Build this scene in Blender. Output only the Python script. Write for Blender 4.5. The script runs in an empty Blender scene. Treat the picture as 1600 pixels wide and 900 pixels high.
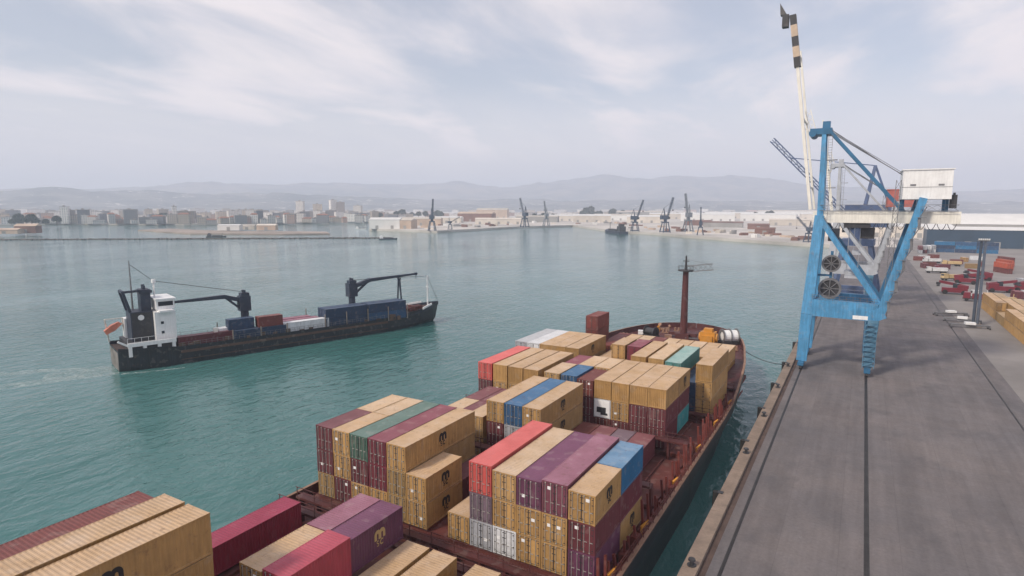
import bpy, bmesh, math, random
from mathutils import Vector, Matrix
random.seed(7)
R = math.radians
C = bpy.context.scene.collection
S = bpy.context.scene

# ------------------------------------------------------------------ camera
F, CX, CY = 940.0, 800.0, 450.0
CAMH = 33.0
TH = math.atan(127 / F); PS = math.atan(552 / math.hypot(F, 127))
cam = bpy.data.cameras.new('camera'); camo = bpy.data.objects.new('camera', cam); C.objects.link(camo)
cam.sensor_width = 36; cam.lens = 36 * F / 1600; cam.clip_start = .5; cam.clip_end = 40000
fw = Vector((-math.sin(PS) * math.cos(TH), math.cos(PS) * math.cos(TH), -math.sin(TH)))
rt = Vector((math.cos(PS), math.sin(PS), 0)); up = rt.cross(fw)
M = Matrix((rt, up, -fw)).transposed().to_4x4(); M.translation = (0, 0, CAMH)
camo.matrix_world = M
S.camera = camo

# ------------------------------------------------------------------ sky, sun, exposure
SUN_EL, SUN_AZ = R(42), R(204)          # azimuth from +Y towards +X
w = bpy.data.worlds.new('World'); S.world = w; w.use_nodes = True
nt = w.node_tree; N = nt.nodes; L = nt.links; N.clear()
out = N.new('ShaderNodeOutputWorld'); bg = N.new('ShaderNodeBackground'); bg.inputs['Strength'].default_value = .113
L.new(bg.outputs[0], out.inputs[0])
sky = N.new('ShaderNodeTexSky'); sky.sky_type = 'NISHITA'; sky.sun_disc = False
sky.sun_elevation = SUN_EL; sky.sun_rotation = SUN_AZ; sky.dust_density = 2.0; sky.air_density = 1.0; sky.ozone_density = 1.0
tc = N.new('ShaderNodeTexCoord'); sep = N.new('ShaderNodeSeparateXYZ'); L.new(tc.outputs['Generated'], sep.inputs[0])
def wm(op, a, b=None, clamp=False):
    n = N.new('ShaderNodeMath'); n.operation = op; n.use_clamp = clamp
    for i, v in enumerate((a, b)):
        if v is None: continue
        if isinstance(v, (int, float)): n.inputs[i].default_value = v
        else: L.new(v, n.inputs[i])
    return n.outputs[0]
zc = wm('MAXIMUM', sep.outputs['Z'], 0.0)
den = wm('ADD', zc, .16)
comb = N.new('ShaderNodeCombineXYZ')
L.new(wm('DIVIDE', sep.outputs['X'], den), comb.inputs[0]); L.new(wm('DIVIDE', sep.outputs['Y'], den), comb.inputs[1])
mp = N.new('ShaderNodeMapping'); mp.inputs['Scale'].default_value = (1.0, .62, 1); mp.inputs['Rotation'].default_value = (0, 0, R(28))
mp.inputs['Location'].default_value = (1.3, .4, 0)
L.new(comb.outputs[0], mp.inputs[0])
nz = N.new('ShaderNodeTexNoise'); nz.inputs['Scale'].default_value = 1.5; nz.inputs['Detail'].default_value = 9; nz.inputs['Roughness'].default_value = .52
nz.inputs['Distortion'].default_value = .35
L.new(mp.outputs[0], nz.inputs['Vector'])
cr = N.new('ShaderNodeMapRange'); cr.inputs['From Min'].default_value = .40; cr.inputs['From Max'].default_value = .66
cr.inputs['To Min'].default_value = .28; cr.inputs['To Max'].default_value = 1.0; cr.interpolation_type = 'SMOOTHSTEP'
L.new(nz.outputs['Fac'], cr.inputs['Value'])
hz = N.new('ShaderNodeMapRange'); hz.inputs['From Min'].default_value = 0.0; hz.inputs['From Max'].default_value = .30
hz.inputs['To Min'].default_value = .95; hz.inputs['To Max'].default_value = 0.0; hz.interpolation_type = 'SMOOTHSTEP'
L.new(zc, hz.inputs['Value'])
fac = wm('MAXIMUM', cr.outputs[0], hz.outputs[0], True)
cc = N.new('ShaderNodeMix'); cc.data_type = 'RGBA'
cc.inputs['A'].default_value = (7.6, 6.95, 7.1, 1); cc.inputs['B'].default_value = (8.4, 7.55, 7.4, 1)
nz2 = N.new('ShaderNodeTexNoise'); nz2.inputs['Scale'].default_value = 3.6; nz2.inputs['Detail'].default_value = 7; nz2.inputs['Roughness'].default_value = .55
mp2 = N.new('ShaderNodeMapping'); mp2.inputs['Scale'].default_value = (1.0, .45, 1); mp2.inputs['Rotation'].default_value = (0, 0, R(35)); L.new(comb.outputs[0], mp2.inputs[0])
L.new(mp2.outputs[0], nz2.inputs['Vector'])
cr2 = N.new('ShaderNodeMapRange'); cr2.inputs['From Min'].default_value = .38; cr2.inputs['From Max'].default_value = .66; L.new(nz2.outputs['Fac'], cr2.inputs['Value'])
L.new(cr2.outputs[0], cc.inputs['Factor'])
mx = N.new('ShaderNodeMix'); mx.data_type = 'RGBA'; L.new(fac, mx.inputs['Factor'])
L.new(sky.outputs[0], mx.inputs['A']); L.new(cc.outputs['Result'], mx.inputs['B'])
L.new(mx.outputs['Result'], bg.inputs[0])

sl = bpy.data.lights.new('sun', 'SUN'); so = bpy.data.objects.new('sun', sl); C.objects.link(so)
sl.energy = 2.7; sl.angle = R(7); sl.color = (1, .90, .76)
sd = Vector((math.sin(SUN_AZ) * math.cos(SUN_EL), math.cos(SUN_AZ) * math.cos(SUN_EL), math.sin(SUN_EL)))
so.rotation_euler = sd.to_track_quat('Z', 'Y').to_euler(); so.location = sd * 200
S.view_settings.view_transform = 'Standard'; S.view_settings.look = 'None'
S.view_settings.exposure = 0.17; S.view_settings.gamma = 1.0
S.render.engine = 'CYCLES'
S.cycles.max_bounces = 6; S.cycles.volume_bounces = 4; S.cycles.transparent_max_bounces = 6
S.cycles.use_denoising = True

# ------------------------------------------------------------------ materials
MATS = {}
def mat(name, col, rough=.6, metal=0., vary=.18, scale=.6, streak=0., rust=0., dust=0., dustcol=(.42, .40, .38), bump=0., bscale=8, rand=0., spec=.5):
    if name in MATS: return MATS[name]
    m = bpy.data.materials.new(name); m.use_nodes = True; MATS[name] = m
    nt = m.node_tree; N = nt.nodes; L = nt.links
    b = N['Principled BSDF']; b.inputs['Roughness'].default_value = rough; b.inputs['Metallic'].default_value = metal
    b.inputs['Specular IOR Level'].default_value = spec
    tc = N.new('ShaderNodeTexCoord'); oi = N.new('ShaderNodeObjectInfo')
    ad = N.new('ShaderNodeVectorMath'); ad.operation = 'MULTIPLY_ADD'
    L.new(oi.outputs['Random'], ad.inputs[0]); ad.inputs[1].default_value = (37, 53, 29); L.new(tc.outputs['Object'], ad.inputs[2])
    def noise(sc, det=5, vec=None, ro=.6):
        n = N.new('ShaderNodeTexNoise'); n.inputs['Scale'].default_value = sc; n.inputs['Detail'].default_value = det; n.inputs['Roughness'].default_value = ro
        L.new(vec or ad.outputs[0], n.inputs['Vector']); return n.outputs['Fac']
    def rng(v, a, b_, c, d):
        n = N.new('ShaderNodeMapRange'); n.inputs['From Min'].default_value = a; n.inputs['From Max'].default_value = b_
        n.inputs['To Min'].default_value = c; n.inputs['To Max'].default_value = d; L.new(v, n.inputs['Value']); return n.outputs[0]
    def mixc(f, a, bcol):
        n = N.new('ShaderNodeMix'); n.data_type = 'RGBA'
        if isinstance(f, float): n.inputs['Factor'].default_value = f
        else: L.new(f, n.inputs['Factor'])
        for k, v in (('A', a), ('B', bcol)):
            if isinstance(v, tuple): n.inputs[k].default_value = (*v, 1)
            else: L.new(v, n.inputs[k])
        return n.outputs['Result']
    def mul(a, f):
        n = N.new('ShaderNodeMix'); n.data_type = 'RGBA'; n.blend_type = 'MULTIPLY'; n.inputs['Factor'].default_value = 1
        if isinstance(a, tuple): n.inputs['A'].default_value = (*a, 1)
        else: L.new(a, n.inputs['A'])
        L.new(f, n.inputs['B']); return n.outputs['Result']
    c = mul(col, rng(noise(scale), .3, .7, 1 - vary, 1 + vary))
    if rand: c = mul(c, rng(oi.outputs['Random'], 0, 1, 1 - rand, 1 + rand))
    if streak:
        mp = N.new('ShaderNodeMapping'); mp.inputs['Scale'].default_value = (3.0, 3.0, .25); L.new(ad.outputs[0], mp.inputs[0])
        c = mul(c, rng(noise(1.2, 4, mp.outputs[0]), .35, .65, 1 - streak, 1 + streak * .4))
    if dust:
        g = N.new('ShaderNodeNewGeometry'); s = N.new('ShaderNodeSeparateXYZ'); L.new(g.outputs['Normal'], s.inputs[0])
        up_ = rng(s.outputs['Z'], .6, .95, 0, 1)
        d = N.new('ShaderNodeMath'); d.operation = 'MULTIPLY'; L.new(up_, d.inputs[0]); L.new(rng(noise(.45, 6), .25, .75, dust * .5, dust * 1.3), d.inputs[1])
        c = mixc(d.outputs[0], c, dustcol)
    if rust:
        f = rng(noise(1.7, 8, ro=.7), .57, .69, 0, rust)
        c = mixc(f, c, (.13, .055, .03))
        mp = N.new('ShaderNodeMapping'); mp.inputs['Scale'].default_value = (2.2, 2.2, .16); L.new(ad.outputs[0], mp.inputs[0])
        c = mixc(rng(noise(1.5, 6, mp.outputs[0], .65), .58, .72, 0, rust * .8), c, (.12, .06, .035))
        c = mixc(rng(noise(.9, 3, ro=.4), .60, .63, 0, rust * .22), c, (.45, .40, .35))
    L.new(c, b.inputs['Base Color'])
    if bump:
        bn = N.new('ShaderNodeBump'); bn.inputs['Strength'].default_value = bump; bn.inputs['Distance'].default_value = .05
        L.new(noise(bscale, 6), bn.inputs['Height']); L.new(bn.outputs[0], b.inputs['Normal'])
    return m

def paint(name, col, **k):
    a = dict(rough=.58, vary=.15, scale=.55, streak=.13, rust=.5, dust=.28, rand=.15); a.update(k)
    return mat(name + ' container paint', col, **a)
PAL = {
 'tan': paint('tan', (.40, .235, .085), dust=.62, dustcol=(.62, .46, .33)),
 'sand': paint('sand', (.44, .27, .11), dust=.66, dustcol=(.66, .51, .38)),
 'khaki': paint('khaki', (.29, .185, .075), dust=.55, dustcol=(.52, .40, .28)),
 'wine': paint('wine red', (.145, .022, .036), dust=.55, dustcol=(.34, .13, .16)),
 'maroon': paint('maroon', (.12, .026, .034), dust=.5, dustcol=(.30, .14, .15)),
 'plum': paint('plum', (.115, .034, .075), dust=.45, dustcol=(.27, .11, .19)),
 'mauve': paint('mauve', (.17, .05, .075), dust=.75, dustcol=(.36, .17, .23)),
 'coral': paint('coral red', (.52, .085, .075), dust=.6, dustcol=(.72, .20, .19), rust=.1),
 'pink': paint('rose red', (.32, .04, .06), dust=.55, dustcol=(.52, .12, .17), rust=.1),
 'magenta': paint('magenta red', (.22, .022, .044), dust=.5, dustcol=(.38, .06, .12), rust=.15),
 'blue': paint('blue', (.022, .085, .19), dust=.5, dustcol=(.12, .25, .42)),
 'sky blue': paint('sky blue', (.012, .14, .30), dust=.6, dustcol=(.28, .40, .54)),
 'navy': paint('navy', (.014, .04, .095), dust=.4, dustcol=(.10, .14, .21)),
 'green': paint('grey green', (.06, .125, .095), dust=.55, dustcol=(.20, .27, .25)),
 'teal': paint('pale teal', (.035, .24, .25), dust=.55, dustcol=(.34, .46, .44)),
 'pale teal': paint('weathered teal', (.08, .25, .24), dust=.9, dustcol=(.34, .47, .44)),
 'white': paint('white', (.58, .59, .61), rust=.25, dustcol=(.70, .70, .72)),
 'grey': paint('pale grey', (.33, .34, .37), dust=.6, dustcol=(.52, .53, .55)),
 'slate purple': paint('slate purple', (.15, .105, .135), dustcol=(.3, .22, .26)),
 'rust': paint('rust red', (.15, .034, .028), dustcol=(.26, .11, .10)),
 'orange': paint('orange red', (.40, .07, .028), dustcol=(.5, .2, .14)),
}
M_rod = mat('galvanised lock rod', (.42, .40, .37), .5, .3)
M_black = mat('black lettering', (.015, .014, .014), .6, vary=.05)
M_gold = mat('tan lettering', (.40, .28, .12), .6, vary=.05)
M_label = mat('white sticker', (.8, .8, .8), .5, vary=.05)
M_steel = mat('dull steel', (.22, .22, .23), .5, .6, rust=.3)
M_dark = mat('dark steel', (.045, .045, .05), .5, .2, rust=.2)
M_rubber = mat('black rubber', (.02, .02, .02), .85)
M_glass = mat('dark window glass', (.03, .035, .045), .08)
M_deckred = mat('red brown deck paint', (.12, .030, .024), .7, vary=.3, scale=.4, rust=.4, streak=.15)
M_shipred = mat('maroon ship steel', (.085, .022, .022), .6, vary=.25, scale=.5, rust=.4)
M_hull = mat('black hull paint', (.014, .017, .024), .38, vary=.35, scale=.12, streak=.3, rust=.22)
M_cap = mat('weathered lit tan cap', (.27, .155, .105), .7, vary=.25, rust=.3)  # lighter tan paints in the lit bulwark top; rust on it is wear
M_yel = mat('orange yellow paint', (.55, .24, .03), .5, rust=.2)
M_white = mat('white paint', (.82, .82, .82), .45, vary=.06, rust=.12, streak=.08)
M_cream = mat('cream white paint', (.80, .77, .70), .5, vary=.08, rust=.15, streak=.1)
M_blue = mat('crane blue paint', (.07, .275, .50), .5, vary=.2, scale=.35, streak=.22, rust=.4, dust=.2, dustcol=(.25, .38, .5))
M_bluedk = mat('dark crane blue paint', (.03, .14, .27), .45, vary=.14, rust=.1)
M_greyblue = mat('grey crane paint', (.40, .42, .46), .5, vary=.15, rust=.25)
M_navy = mat('navy steel paint', (.025, .035, .06), .5, vary=.2, rust=.2)
M_orange = mat('orange lifeboat', (.56, .19, .12), .5)
M_redv = mat('red vehicle paint', (.17, .014, .026), .4, vary=.15, dust=.2)
M_conc = mat('kerb concrete', (.245, .185, .145), .85, vary=.25, scale=.35, rust=.0, bump=.3, streak=.1)
M_rail = mat('worn crane rail', (.05, .045, .043), .5, .5, vary=.3)
M_lamp = mat('floodlight glass', (.6, .6, .6), .2)

def apron_mat():
    m = bpy.data.materials.new('worn quay concrete'); m.use_nodes = True; nt = m.node_tree; N = nt.nodes; L = nt.links
    b = N['Principled BSDF']; b.inputs['Roughness'].default_value = .8
    tc = N.new('ShaderNodeTexCoord')
    def noise(sc, det, scl=(1, 1, 1), ro=.6, loc=(0, 0, 0)):
        mp = N.new('ShaderNodeMapping'); mp.inputs['Scale'].default_value = scl; mp.inputs['Location'].default_value = loc; L.new(tc.outputs['Object'], mp.inputs[0])
        n = N.new('ShaderNodeTexNoise'); n.inputs['Scale'].default_value = sc; n.inputs['Detail'].default_value = det; n.inputs['Roughness'].default_value = ro
        L.new(mp.outputs[0], n.inputs['Vector']); return n.outputs['Fac']
    def rng(v, a, b_, c, d):
        n = N.new('ShaderNodeMapRange'); n.inputs['From Min'].default_value = a; n.inputs['From Max'].default_value = b_
        n.inputs['To Min'].default_value = c; n.inputs['To Max'].default_value = d; L.new(v, n.inputs['Value']); return n.outputs[0]
    def mul(a, f):
        n = N.new('ShaderNodeMix'); n.data_type = 'RGBA'; n.blend_type = 'MULTIPLY'; n.inputs['Factor'].default_value = 1
        if isinstance(a, tuple): n.inputs['A'].default_value = (*a, 1)
        else: L.new(a, n.inputs['A'])
        L.new(f, n.inputs['B']); return n.outputs['Result']
    def mixc(f, a, bc):
        n = N.new('ShaderNodeMix'); n.data_type = 'RGBA'; L.new(f, n.inputs['Factor']); L.new(a, n.inputs['A']); n.inputs['B'].default_value = (*bc, 1); return n.outputs['Result']
    mixn = N.new('ShaderNodeMix'); mixn.data_type = 'RGBA'
    mixn.inputs['A'].default_value = (.138, .126, .130, 1); mixn.inputs['B'].default_value = (.185, .160, .155, 1)
    L.new(rng(noise(.06, 6), .35, .65, 0, 1), mixn.inputs['Factor'])
    c = mixn.outputs['Result']
    c = mul(c, rng(noise(.35, 8, (1, .12, 1), .65), .3, .7, .80, 1.14))       # tyre streaks along the quay
    c = mul(c, rng(noise(1.1, 5, (1, .03, 1), .6, (4, 0, 0)), .35, .68, .90, 1.06))
    c = mul(c, rng(noise(3.0, 8), .3, .7, .86, 1.12))
    c = mixc(rng(noise(.16, 7, (1, .6, 1), .66, (9, 3, 0)), .53, .66, 0, .6), c, (.092, .086, .09))   # oil and wheel dirt
    c = mixc(rng(noise(.5, 8, (1, .5, 1), .72, (2, 31, 0)), .66, .74, 0, .5), c, (.30, .28, .27))    # scuffs
    # slab joints
    br = N.new('ShaderNodeTexBrick'); br.inputs['Scale'].default_value = 1; br.inputs['Brick Width'].default_value = 5.2; br.inputs['Row Height'].default_value = 7.5
    br.inputs['Mortar Size'].default_value = .035; br.inputs['Mortar Smooth'].default_value = .3; br.offset = 0
    L.new(tc.outputs['Object'], br.inputs['Vector'])
    br.inputs['Color1'].default_value = (1, 1, 1, 1); br.inputs['Color2'].default_value = (.89, .88, .88, 1); br.inputs['Mortar'].default_value = (.74, .74, .74, 1)
    mm = N.new('ShaderNodeMix'); mm.data_type = 'RGBA'; mm.blend_type = 'MULTIPLY'; mm.inputs['Factor'].default_value = .8
    L.new(c, mm.inputs['A']); L.new(br.outputs['Color'], mm.inputs['B']); c = mm.outputs['Result']
    L.new(c, b.inputs['Base Color'])
    L.new(rng(noise(.4, 6), .3, .7, .62, .9), b.inputs['Roughness'])
    bn = N.new('ShaderNodeBump'); bn.inputs['Strength'].default_value = .3; bn.inputs['Distance'].default_value = .03
    L.new(noise(6, 8), bn.inputs['Height']); L.new(bn.outputs[0], b.inputs['Normal'])
    return m
M_apron = apron_mat()
M_land = mat('pale dusty ground', (.50, .465, .43), .9, vary=.3, scale=.012, bump=0)
M_yard = mat('yard concrete', (.24, .22, .21), .85, vary=.22, scale=.05)
M_rock = mat('breakwater rock', (.11, .095, .085), .9, vary=.5, scale=.3)
M_sand = mat('pale sand', (.33, .27, .23), .9, vary=.25, scale=.03)

def water_mat():
    m = bpy.data.materials.new('harbour water'); m.use_nodes = True; nt = m.node_tree; N = nt.nodes; L = nt.links
    b = N['Principled BSDF']; b.inputs['Roughness'].default_value = .06; b.inputs['IOR'].default_value = 1.33
    tc = N.new('ShaderNodeTexCoord')
    def noise(sc, det, scl=(1, 1, 1), ro=.55, rz=0):
        mp = N.new('ShaderNodeMapping'); mp.inputs['Scale'].default_value = scl; mp.inputs['Rotation'].default_value = (0, 0, rz); L.new(tc.outputs['Object'], mp.inputs[0])
        n = N.new('ShaderNodeTexNoise'); n.inputs['Scale'].default_value = sc; n.inputs['Detail'].default_value = det; n.inputs['Roughness'].default_value = ro
        n.inputs['Distortion'].default_value = .4
        L.new(mp.outputs[0], n.inputs['Vector']); return n.outputs['Fac']
    c = N.new('ShaderNodeMix'); c.data_type = 'RGBA'
    c.inputs['A'].default_value = (.030, .120, .114, 1); c.inputs['B'].default_value = (.066, .170, .166, 1)
    r = N.new('ShaderNodeMapRange'); r.inputs['From Min'].default_value = .35; r.inputs['From Max'].default_value = .65; L.new(noise(.012, 5), r.inputs['Value'])
    L.new(r.outputs[0], c.inputs['Factor']); L.new(c.outputs['Result'], b.inputs['Base Color'])
    def M_(op, a, v):
        n = N.new('ShaderNodeMath'); n.operation = op
        for i, x in enumerate((a, v)):
            if isinstance(x, (int, float)): n.inputs[i].default_value = x
            else: L.new(x, n.inputs[i])
        return n.outputs[0]
    h = M_('ADD', M_('MULTIPLY', noise(.55, 4, (1, .55, 1), .5, .5), .42), M_('MULTIPLY', noise(.16, 3, (1, .6, 1), .5, .2), .45))
    h = M_('ADD', h, M_('MULTIPLY', noise(1.9, 3, (1, .7, 1), .5, .9), .07))
    # calm and ruffled patches
    pr = N.new('ShaderNodeMapRange'); pr.inputs['From Min'].default_value = .35; pr.inputs['From Max'].default_value = .65; pr.inputs['To Min'].default_value = .55; pr.inputs['To Max'].default_value = 1.2
    L.new(noise(.02, 4, (1, .5, 1)), pr.inputs['Value'])
    h = M_('MULTIPLY', h, pr.outputs[0])
    bn = N.new('ShaderNodeBump'); bn.inputs['Strength'].default_value = 1.0; bn.inputs['Distance'].default_value = .8
    L.new(h, bn.inputs['Height']); L.new(bn.outputs[0], b.inputs['Normal'])
    return m
M_water = water_mat()

def hill_mat(name, a, b_, specks):
    m = bpy.data.materials.new(name); m.use_nodes = True; nt = m.node_tree; N = nt.nodes; L = nt.links
    b = N['Principled BSDF']; b.inputs['Roughness'].default_value = .95
    tc = N.new('ShaderNodeTexCoord')
    def noise(sc, det, ro=.6):
        n = N.new('ShaderNodeTexNoise'); n.inputs['Scale'].default_value = sc; n.inputs['Detail'].default_value = det; n.inputs['Roughness'].default_value = ro
        L.new(tc.outputs['Object'], n.inputs['Vector']); return n.outputs['Fac']
    c = N.new('ShaderNodeMix'); c.data_type = 'RGBA'; c.inputs['A'].default_value = (*a, 1); c.inputs['B'].default_value = (*b_, 1)
    r = N.new('ShaderNodeMapRange'); r.inputs['From Min'].default_value = .4; r.inputs['From Max'].default_value = .6; L.new(noise(.0035, 9), r.inputs['Value']); L.new(r.outputs[0], c.inputs['Factor'])
    d = N.new('ShaderNodeMix'); d.data_type = 'RGBA'; L.new(c.outputs['Result'], d.inputs['A']); d.inputs['B'].default_value = (.62, .58, .54, 1)
    r2 = N.new('ShaderNodeMapRange'); r2.inputs['From Min'].default_value = .58; r2.inputs['From Max'].default_value = .64; r2.inputs['To Max'].default_value = specks; L.new(noise(.012, 6, .75), r2.inputs['Value'])
    L.new(r2.outputs[0], d.inputs['Factor']); L.new(d.outputs['Result'], b.inputs['Base Color'])
    return m

# ------------------------------------------------------------------ mesh helpers
class MB:
    def __init__(s): s.v = []; s.f = []; s.mi = []; s.mats = []; s.cur = 0
    def use(s, m):
        if m not in s.mats: s.mats.append(m)
        s.cur = s.mats.index(m); return s
    def add(s, vs, fs):
        o = len(s.v); s.v += [tuple(p) for p in vs]; s.f += [tuple(i + o for i in f) for f in fs]; s.mi += [s.cur] * len(fs); return s
    def box(s, x0, x1, y0, y1, z0, z1):
        return s.add([(x0, y0, z0), (x1, y0, z0), (x1, y1, z0), (x0, y1, z0), (x0, y0, z1), (x1, y0, z1), (x1, y1, z1), (x0, y1, z1)],
                     [(0, 3, 2, 1), (4, 5, 6, 7), (0, 1, 5, 4), (1, 2, 6, 5), (2, 3, 7, 6), (3, 0, 4, 7)])
    def bar(s, p, q, a, b=None, a2=None, b2=None, side=None):
        p, q = Vector(p), Vector(q); d = (q - p)
        if d.length < 1e-6: return s
        d.normalize(); b = b or a; a2 = a2 or a; b2 = b2 or b
        h = Vector(side) if side else (Vector((0, 0, 1)) if abs(d.z) < .9 else Vector((0, 1, 0)))
        x = d.cross(h).normalized(); y = x.cross(d).normalized()
        vs = [p + x * i * a / 2 + y * j * b / 2 for i, j in ((-1, -1), (1, -1), (1, 1), (-1, 1))] + [q + x * i * a2 / 2 + y * j * b2 / 2 for i, j in ((-1, -1), (1, -1), (1, 1), (-1, 1))]
        return s.add(vs, [(0, 3, 2, 1), (4, 5, 6, 7), (0, 1, 5, 4), (1, 2, 6, 5), (2, 3, 7, 6), (3, 0, 4, 7)])
    def tube(s, p, q, r, r2=None, n=10):
        p, q = Vector(p), Vector(q); d = q - p
        if d.length < 1e-6: return s
        d.normalize(); r2 = r if r2 is None else r2
        h = Vector((0, 0, 1)) if abs(d.z) < .9 else Vector((0, 1, 0)); x = d.cross(h).normalized(); y = d.cross(x)
        vs = [c + (x * math.cos(2 * math.pi * i / n) + y * math.sin(2 * math.pi * i / n)) * rr for c, rr in ((p, r), (q, r2)) for i in range(n)]
        fs = [(i, (i + 1) % n, n + (i + 1) % n, n + i) for i in range(n)] + [tuple(range(n - 1, -1, -1)), tuple(range(n, 2 * n))]
        return s.add(vs, fs)
    def ring(s, c, ax, r0, r1, wd, n=24):
        c = Vector(c); ax = Vector(ax).normalized(); h = Vector((0, 0, 1)) if abs(ax.z) < .9 else Vector((0, 1, 0)); x = ax.cross(h).normalized(); y = ax.cross(x)
        vs = []
        for i in range(n):
            e = x * math.cos(2 * math.pi * i / n) + y * math.sin(2 * math.pi * i / n)
            vs += [c + e * r0 - ax * wd / 2, c + e * r1 - ax * wd / 2, c + e * r1 + ax * wd / 2, c + e * r0 + ax * wd / 2]
        fs = []
        for i in range(n):
            a, b = 4 * i, 4 * ((i + 1) % n)
            for k in range(4): fs.append((a + k, a + (k + 1) % 4, b + (k + 1) % 4, b + k))
        return s.add(vs, fs)
    def prism(s, poly, z0, z1):
        n = len(poly)
        return s.add([(x, y, z0) for x, y in poly] + [(x, y, z1) for x, y in poly],
                     [tuple(range(n - 1, -1, -1)), tuple(range(n, 2 * n))] + [(i, (i + 1) % n, n + (i + 1) % n, n + i) for i in range(n)])
    def truss(s, p, q, wd, ht, n, r, side=(0, 0, 1)):
        p, q = Vector(p), Vector(q); d = (q - p).normalized(); x = d.cross(Vector(side)).normalized(); y = x.cross(d)
        ch = [(x * i * wd / 2 + y * j * ht / 2) for i, j in ((-1, -1), (1, -1), (1, 1), (-1, 1))]
        for c in ch: s.bar(p + c, q + c, r)
        for k in range(n):
            a = p.lerp(q, k / n); b = p.lerp(q, (k + 1) / n)
            for i in range(4):
                s.bar(a + ch[i], b + ch[(i + 1) % 4], r * .6)
        return s
    def mesh(s, name):
        me = bpy.data.meshes.new(name); me.from_pydata(s.v, [], s.f)
        for m in s.mats: me.materials.append(m)
        if len(s.mats) > 1:
            for p, i in zip(me.polygons, s.mi): p.material_index = i
        bm = bmesh.new(); bm.from_mesh(me); bmesh.ops.recalc_face_normals(bm, faces=bm.faces); bm.to_mesh(me); bm.free()
        me.update(); return me
    def build(s, name, m=None, parent=None, loc=(0, 0, 0), rz=0):
        me = s.mesh(name)
        if m is not None and not s.mats: me.materials.append(m)
        return link(name, me, parent, loc, rz)
def link(name, me, parent=None, loc=(0, 0, 0), rz=0):
    o = bpy.data.objects.new(name, me); C.objects.link(o); o.location = loc; o.rotation_euler = (0, 0, rz)
    if parent: o.parent = parent
    return o
def tag(o, label=None, cat=None, group=None, kind=None):
    if label: o['label'] = label
    if cat: o['category'] = cat
    if group: o['group'] = group
    if kind: o['kind'] = kind
    return o
def thing(name, label, cat, loc=(0, 0, 0), rz=0, group=None):
    o = bpy.data.objects.new(name, None); C.objects.link(o); o.location = loc; o.rotation_euler = (0, 0, rz); o.empty_display_size = .5
    return tag(o, label, cat, group)
def copy_tree(o, parent=None):
    c = o.copy(); C.objects.link(c); c.parent = parent
    for ch in list(o.children): copy_tree(ch, c)
    return c
def smooth(o):
    for p in o.data.polygons: p.use_smooth = True
    return o
def ordinal(n):
    w_ = ['zeroth', 'first', 'second', 'third', 'fourth', 'fifth', 'sixth', 'seventh', 'eighth', 'ninth', 'tenth', 'eleventh', 'twelfth', 'thirteenth', 'fourteenth', 'fifteenth', 'sixteenth', 'seventeenth', 'eighteenth', 'nineteenth', 'twentieth']
    if n < len(w_): return w_[n]
    return f"{n}{'th' if 10 <= n % 100 <= 20 else {1: 'st', 2: 'nd', 3: 'rd'}.get(n % 10, 'th')}"

# ------------------------------------------------------------------ setting: water, land, quay
WZ = -3.0
water = MB().add([(-12000, -2500, WZ), (12000, -2500, WZ), (12000, 12000, WZ), (-12000, 12000, WZ)], [(0, 1, 2, 3)]).build('water', M_water); tag(water, kind='structure')

def ngon_sheet(name, pts, z, m, kind='structure', skirt=None):
    bm = bmesh.new(); vs = [bm.verts.new((x, y, z)) for x, y in pts]; f = bm.faces.new(vs)
    if skirt is not None:
        r = bmesh.ops.extrude_edge_only(bm, edges=list(f.edges)); 
        for v in [g for g in r['geom'] if isinstance(g, bmesh.types.BMVert)]: v.co.z = skirt
    bmesh.ops.triangulate(bm, faces=[f]); bmesh.ops.recalc_face_normals(bm, faces=bm.faces)
    me = bpy.data.meshes.new(name); bm.to_mesh(me); bm.free(); me.materials.append(m)
    if me.polygons[0].normal.z < 0 : me.flip_normals()
    o = link(name, me); tag(o, kind=kind); return o
QX = -12.3      # outer face of the quay
land_pts = [(QX + .25, -400), (QX + .25, 598), (-52, 612), (-110, 655), (-172, 706), (-235, 765), (-300, 800), (-330, 838), (-400, 930), (-455, 1000), (-505, 880), (-505, 790),
            (-508, 668), (-600, 680), (-655, 690), (-690, 760), (-760, 880), (-900, 1010), (-1075, 1110), (-1040, 930), (-1045, 862), (-1158, 705), (-1290, 650), (-1413, 600), (-1470, 520),
            (-1700, 200), (-2600, -600), (-11000, -2400), (-11000, 11000), (11000, 11000), (11000, -2400), (300, -2400), (100, -400)]
ngon_sheet('ground', land_pts, -.012, M_land, skirt=-4)
apron = MB().add([(-10.98, -380, 0), (25.5, -380, 0), (25.5, 585, 0), (-10.98, 585, 0)], [(0, 1, 2, 3)]).build('quay_apron', M_apron); tag(apron, kind='structure')
yard = MB().add([(25.5, -380, -.004), (420, -380, -.004), (420, 720, -.004), (25.5, 720, -.004)], [(0, 1, 2, 3)]).build('container_yard_ground', M_yard); tag(yard, kind='structure')
kb = MB()
y = -380
while y < 596:
    kb.box(QX, -10.9, y + .015, y + 11.985, -4.5, .42); y += 12
tag(kb.build('quay_kerb', M_conc), kind='structure')
tr = MB().box(-10.88, -10.25, -380, 585, .002, .012)  # flat strip along the kerb, its shadow painted as dark brown
tag(tr.build('kerb_shadow_strip', mat('brown kerb shadow', (.085, .055, .045), .9, vary=.3)), kind='structure')
for x, wd in ((-9.15, .17), (2.35, .24), (22.7, .16)):
    r_ = MB().box(x - wd, x + wd, -380, 584, .003, .006); r_.box(x - .045, x + .045, -380, 584, .006, .045)
    tag(r_.build('crane_rail', M_rail), kind='structure')

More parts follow.
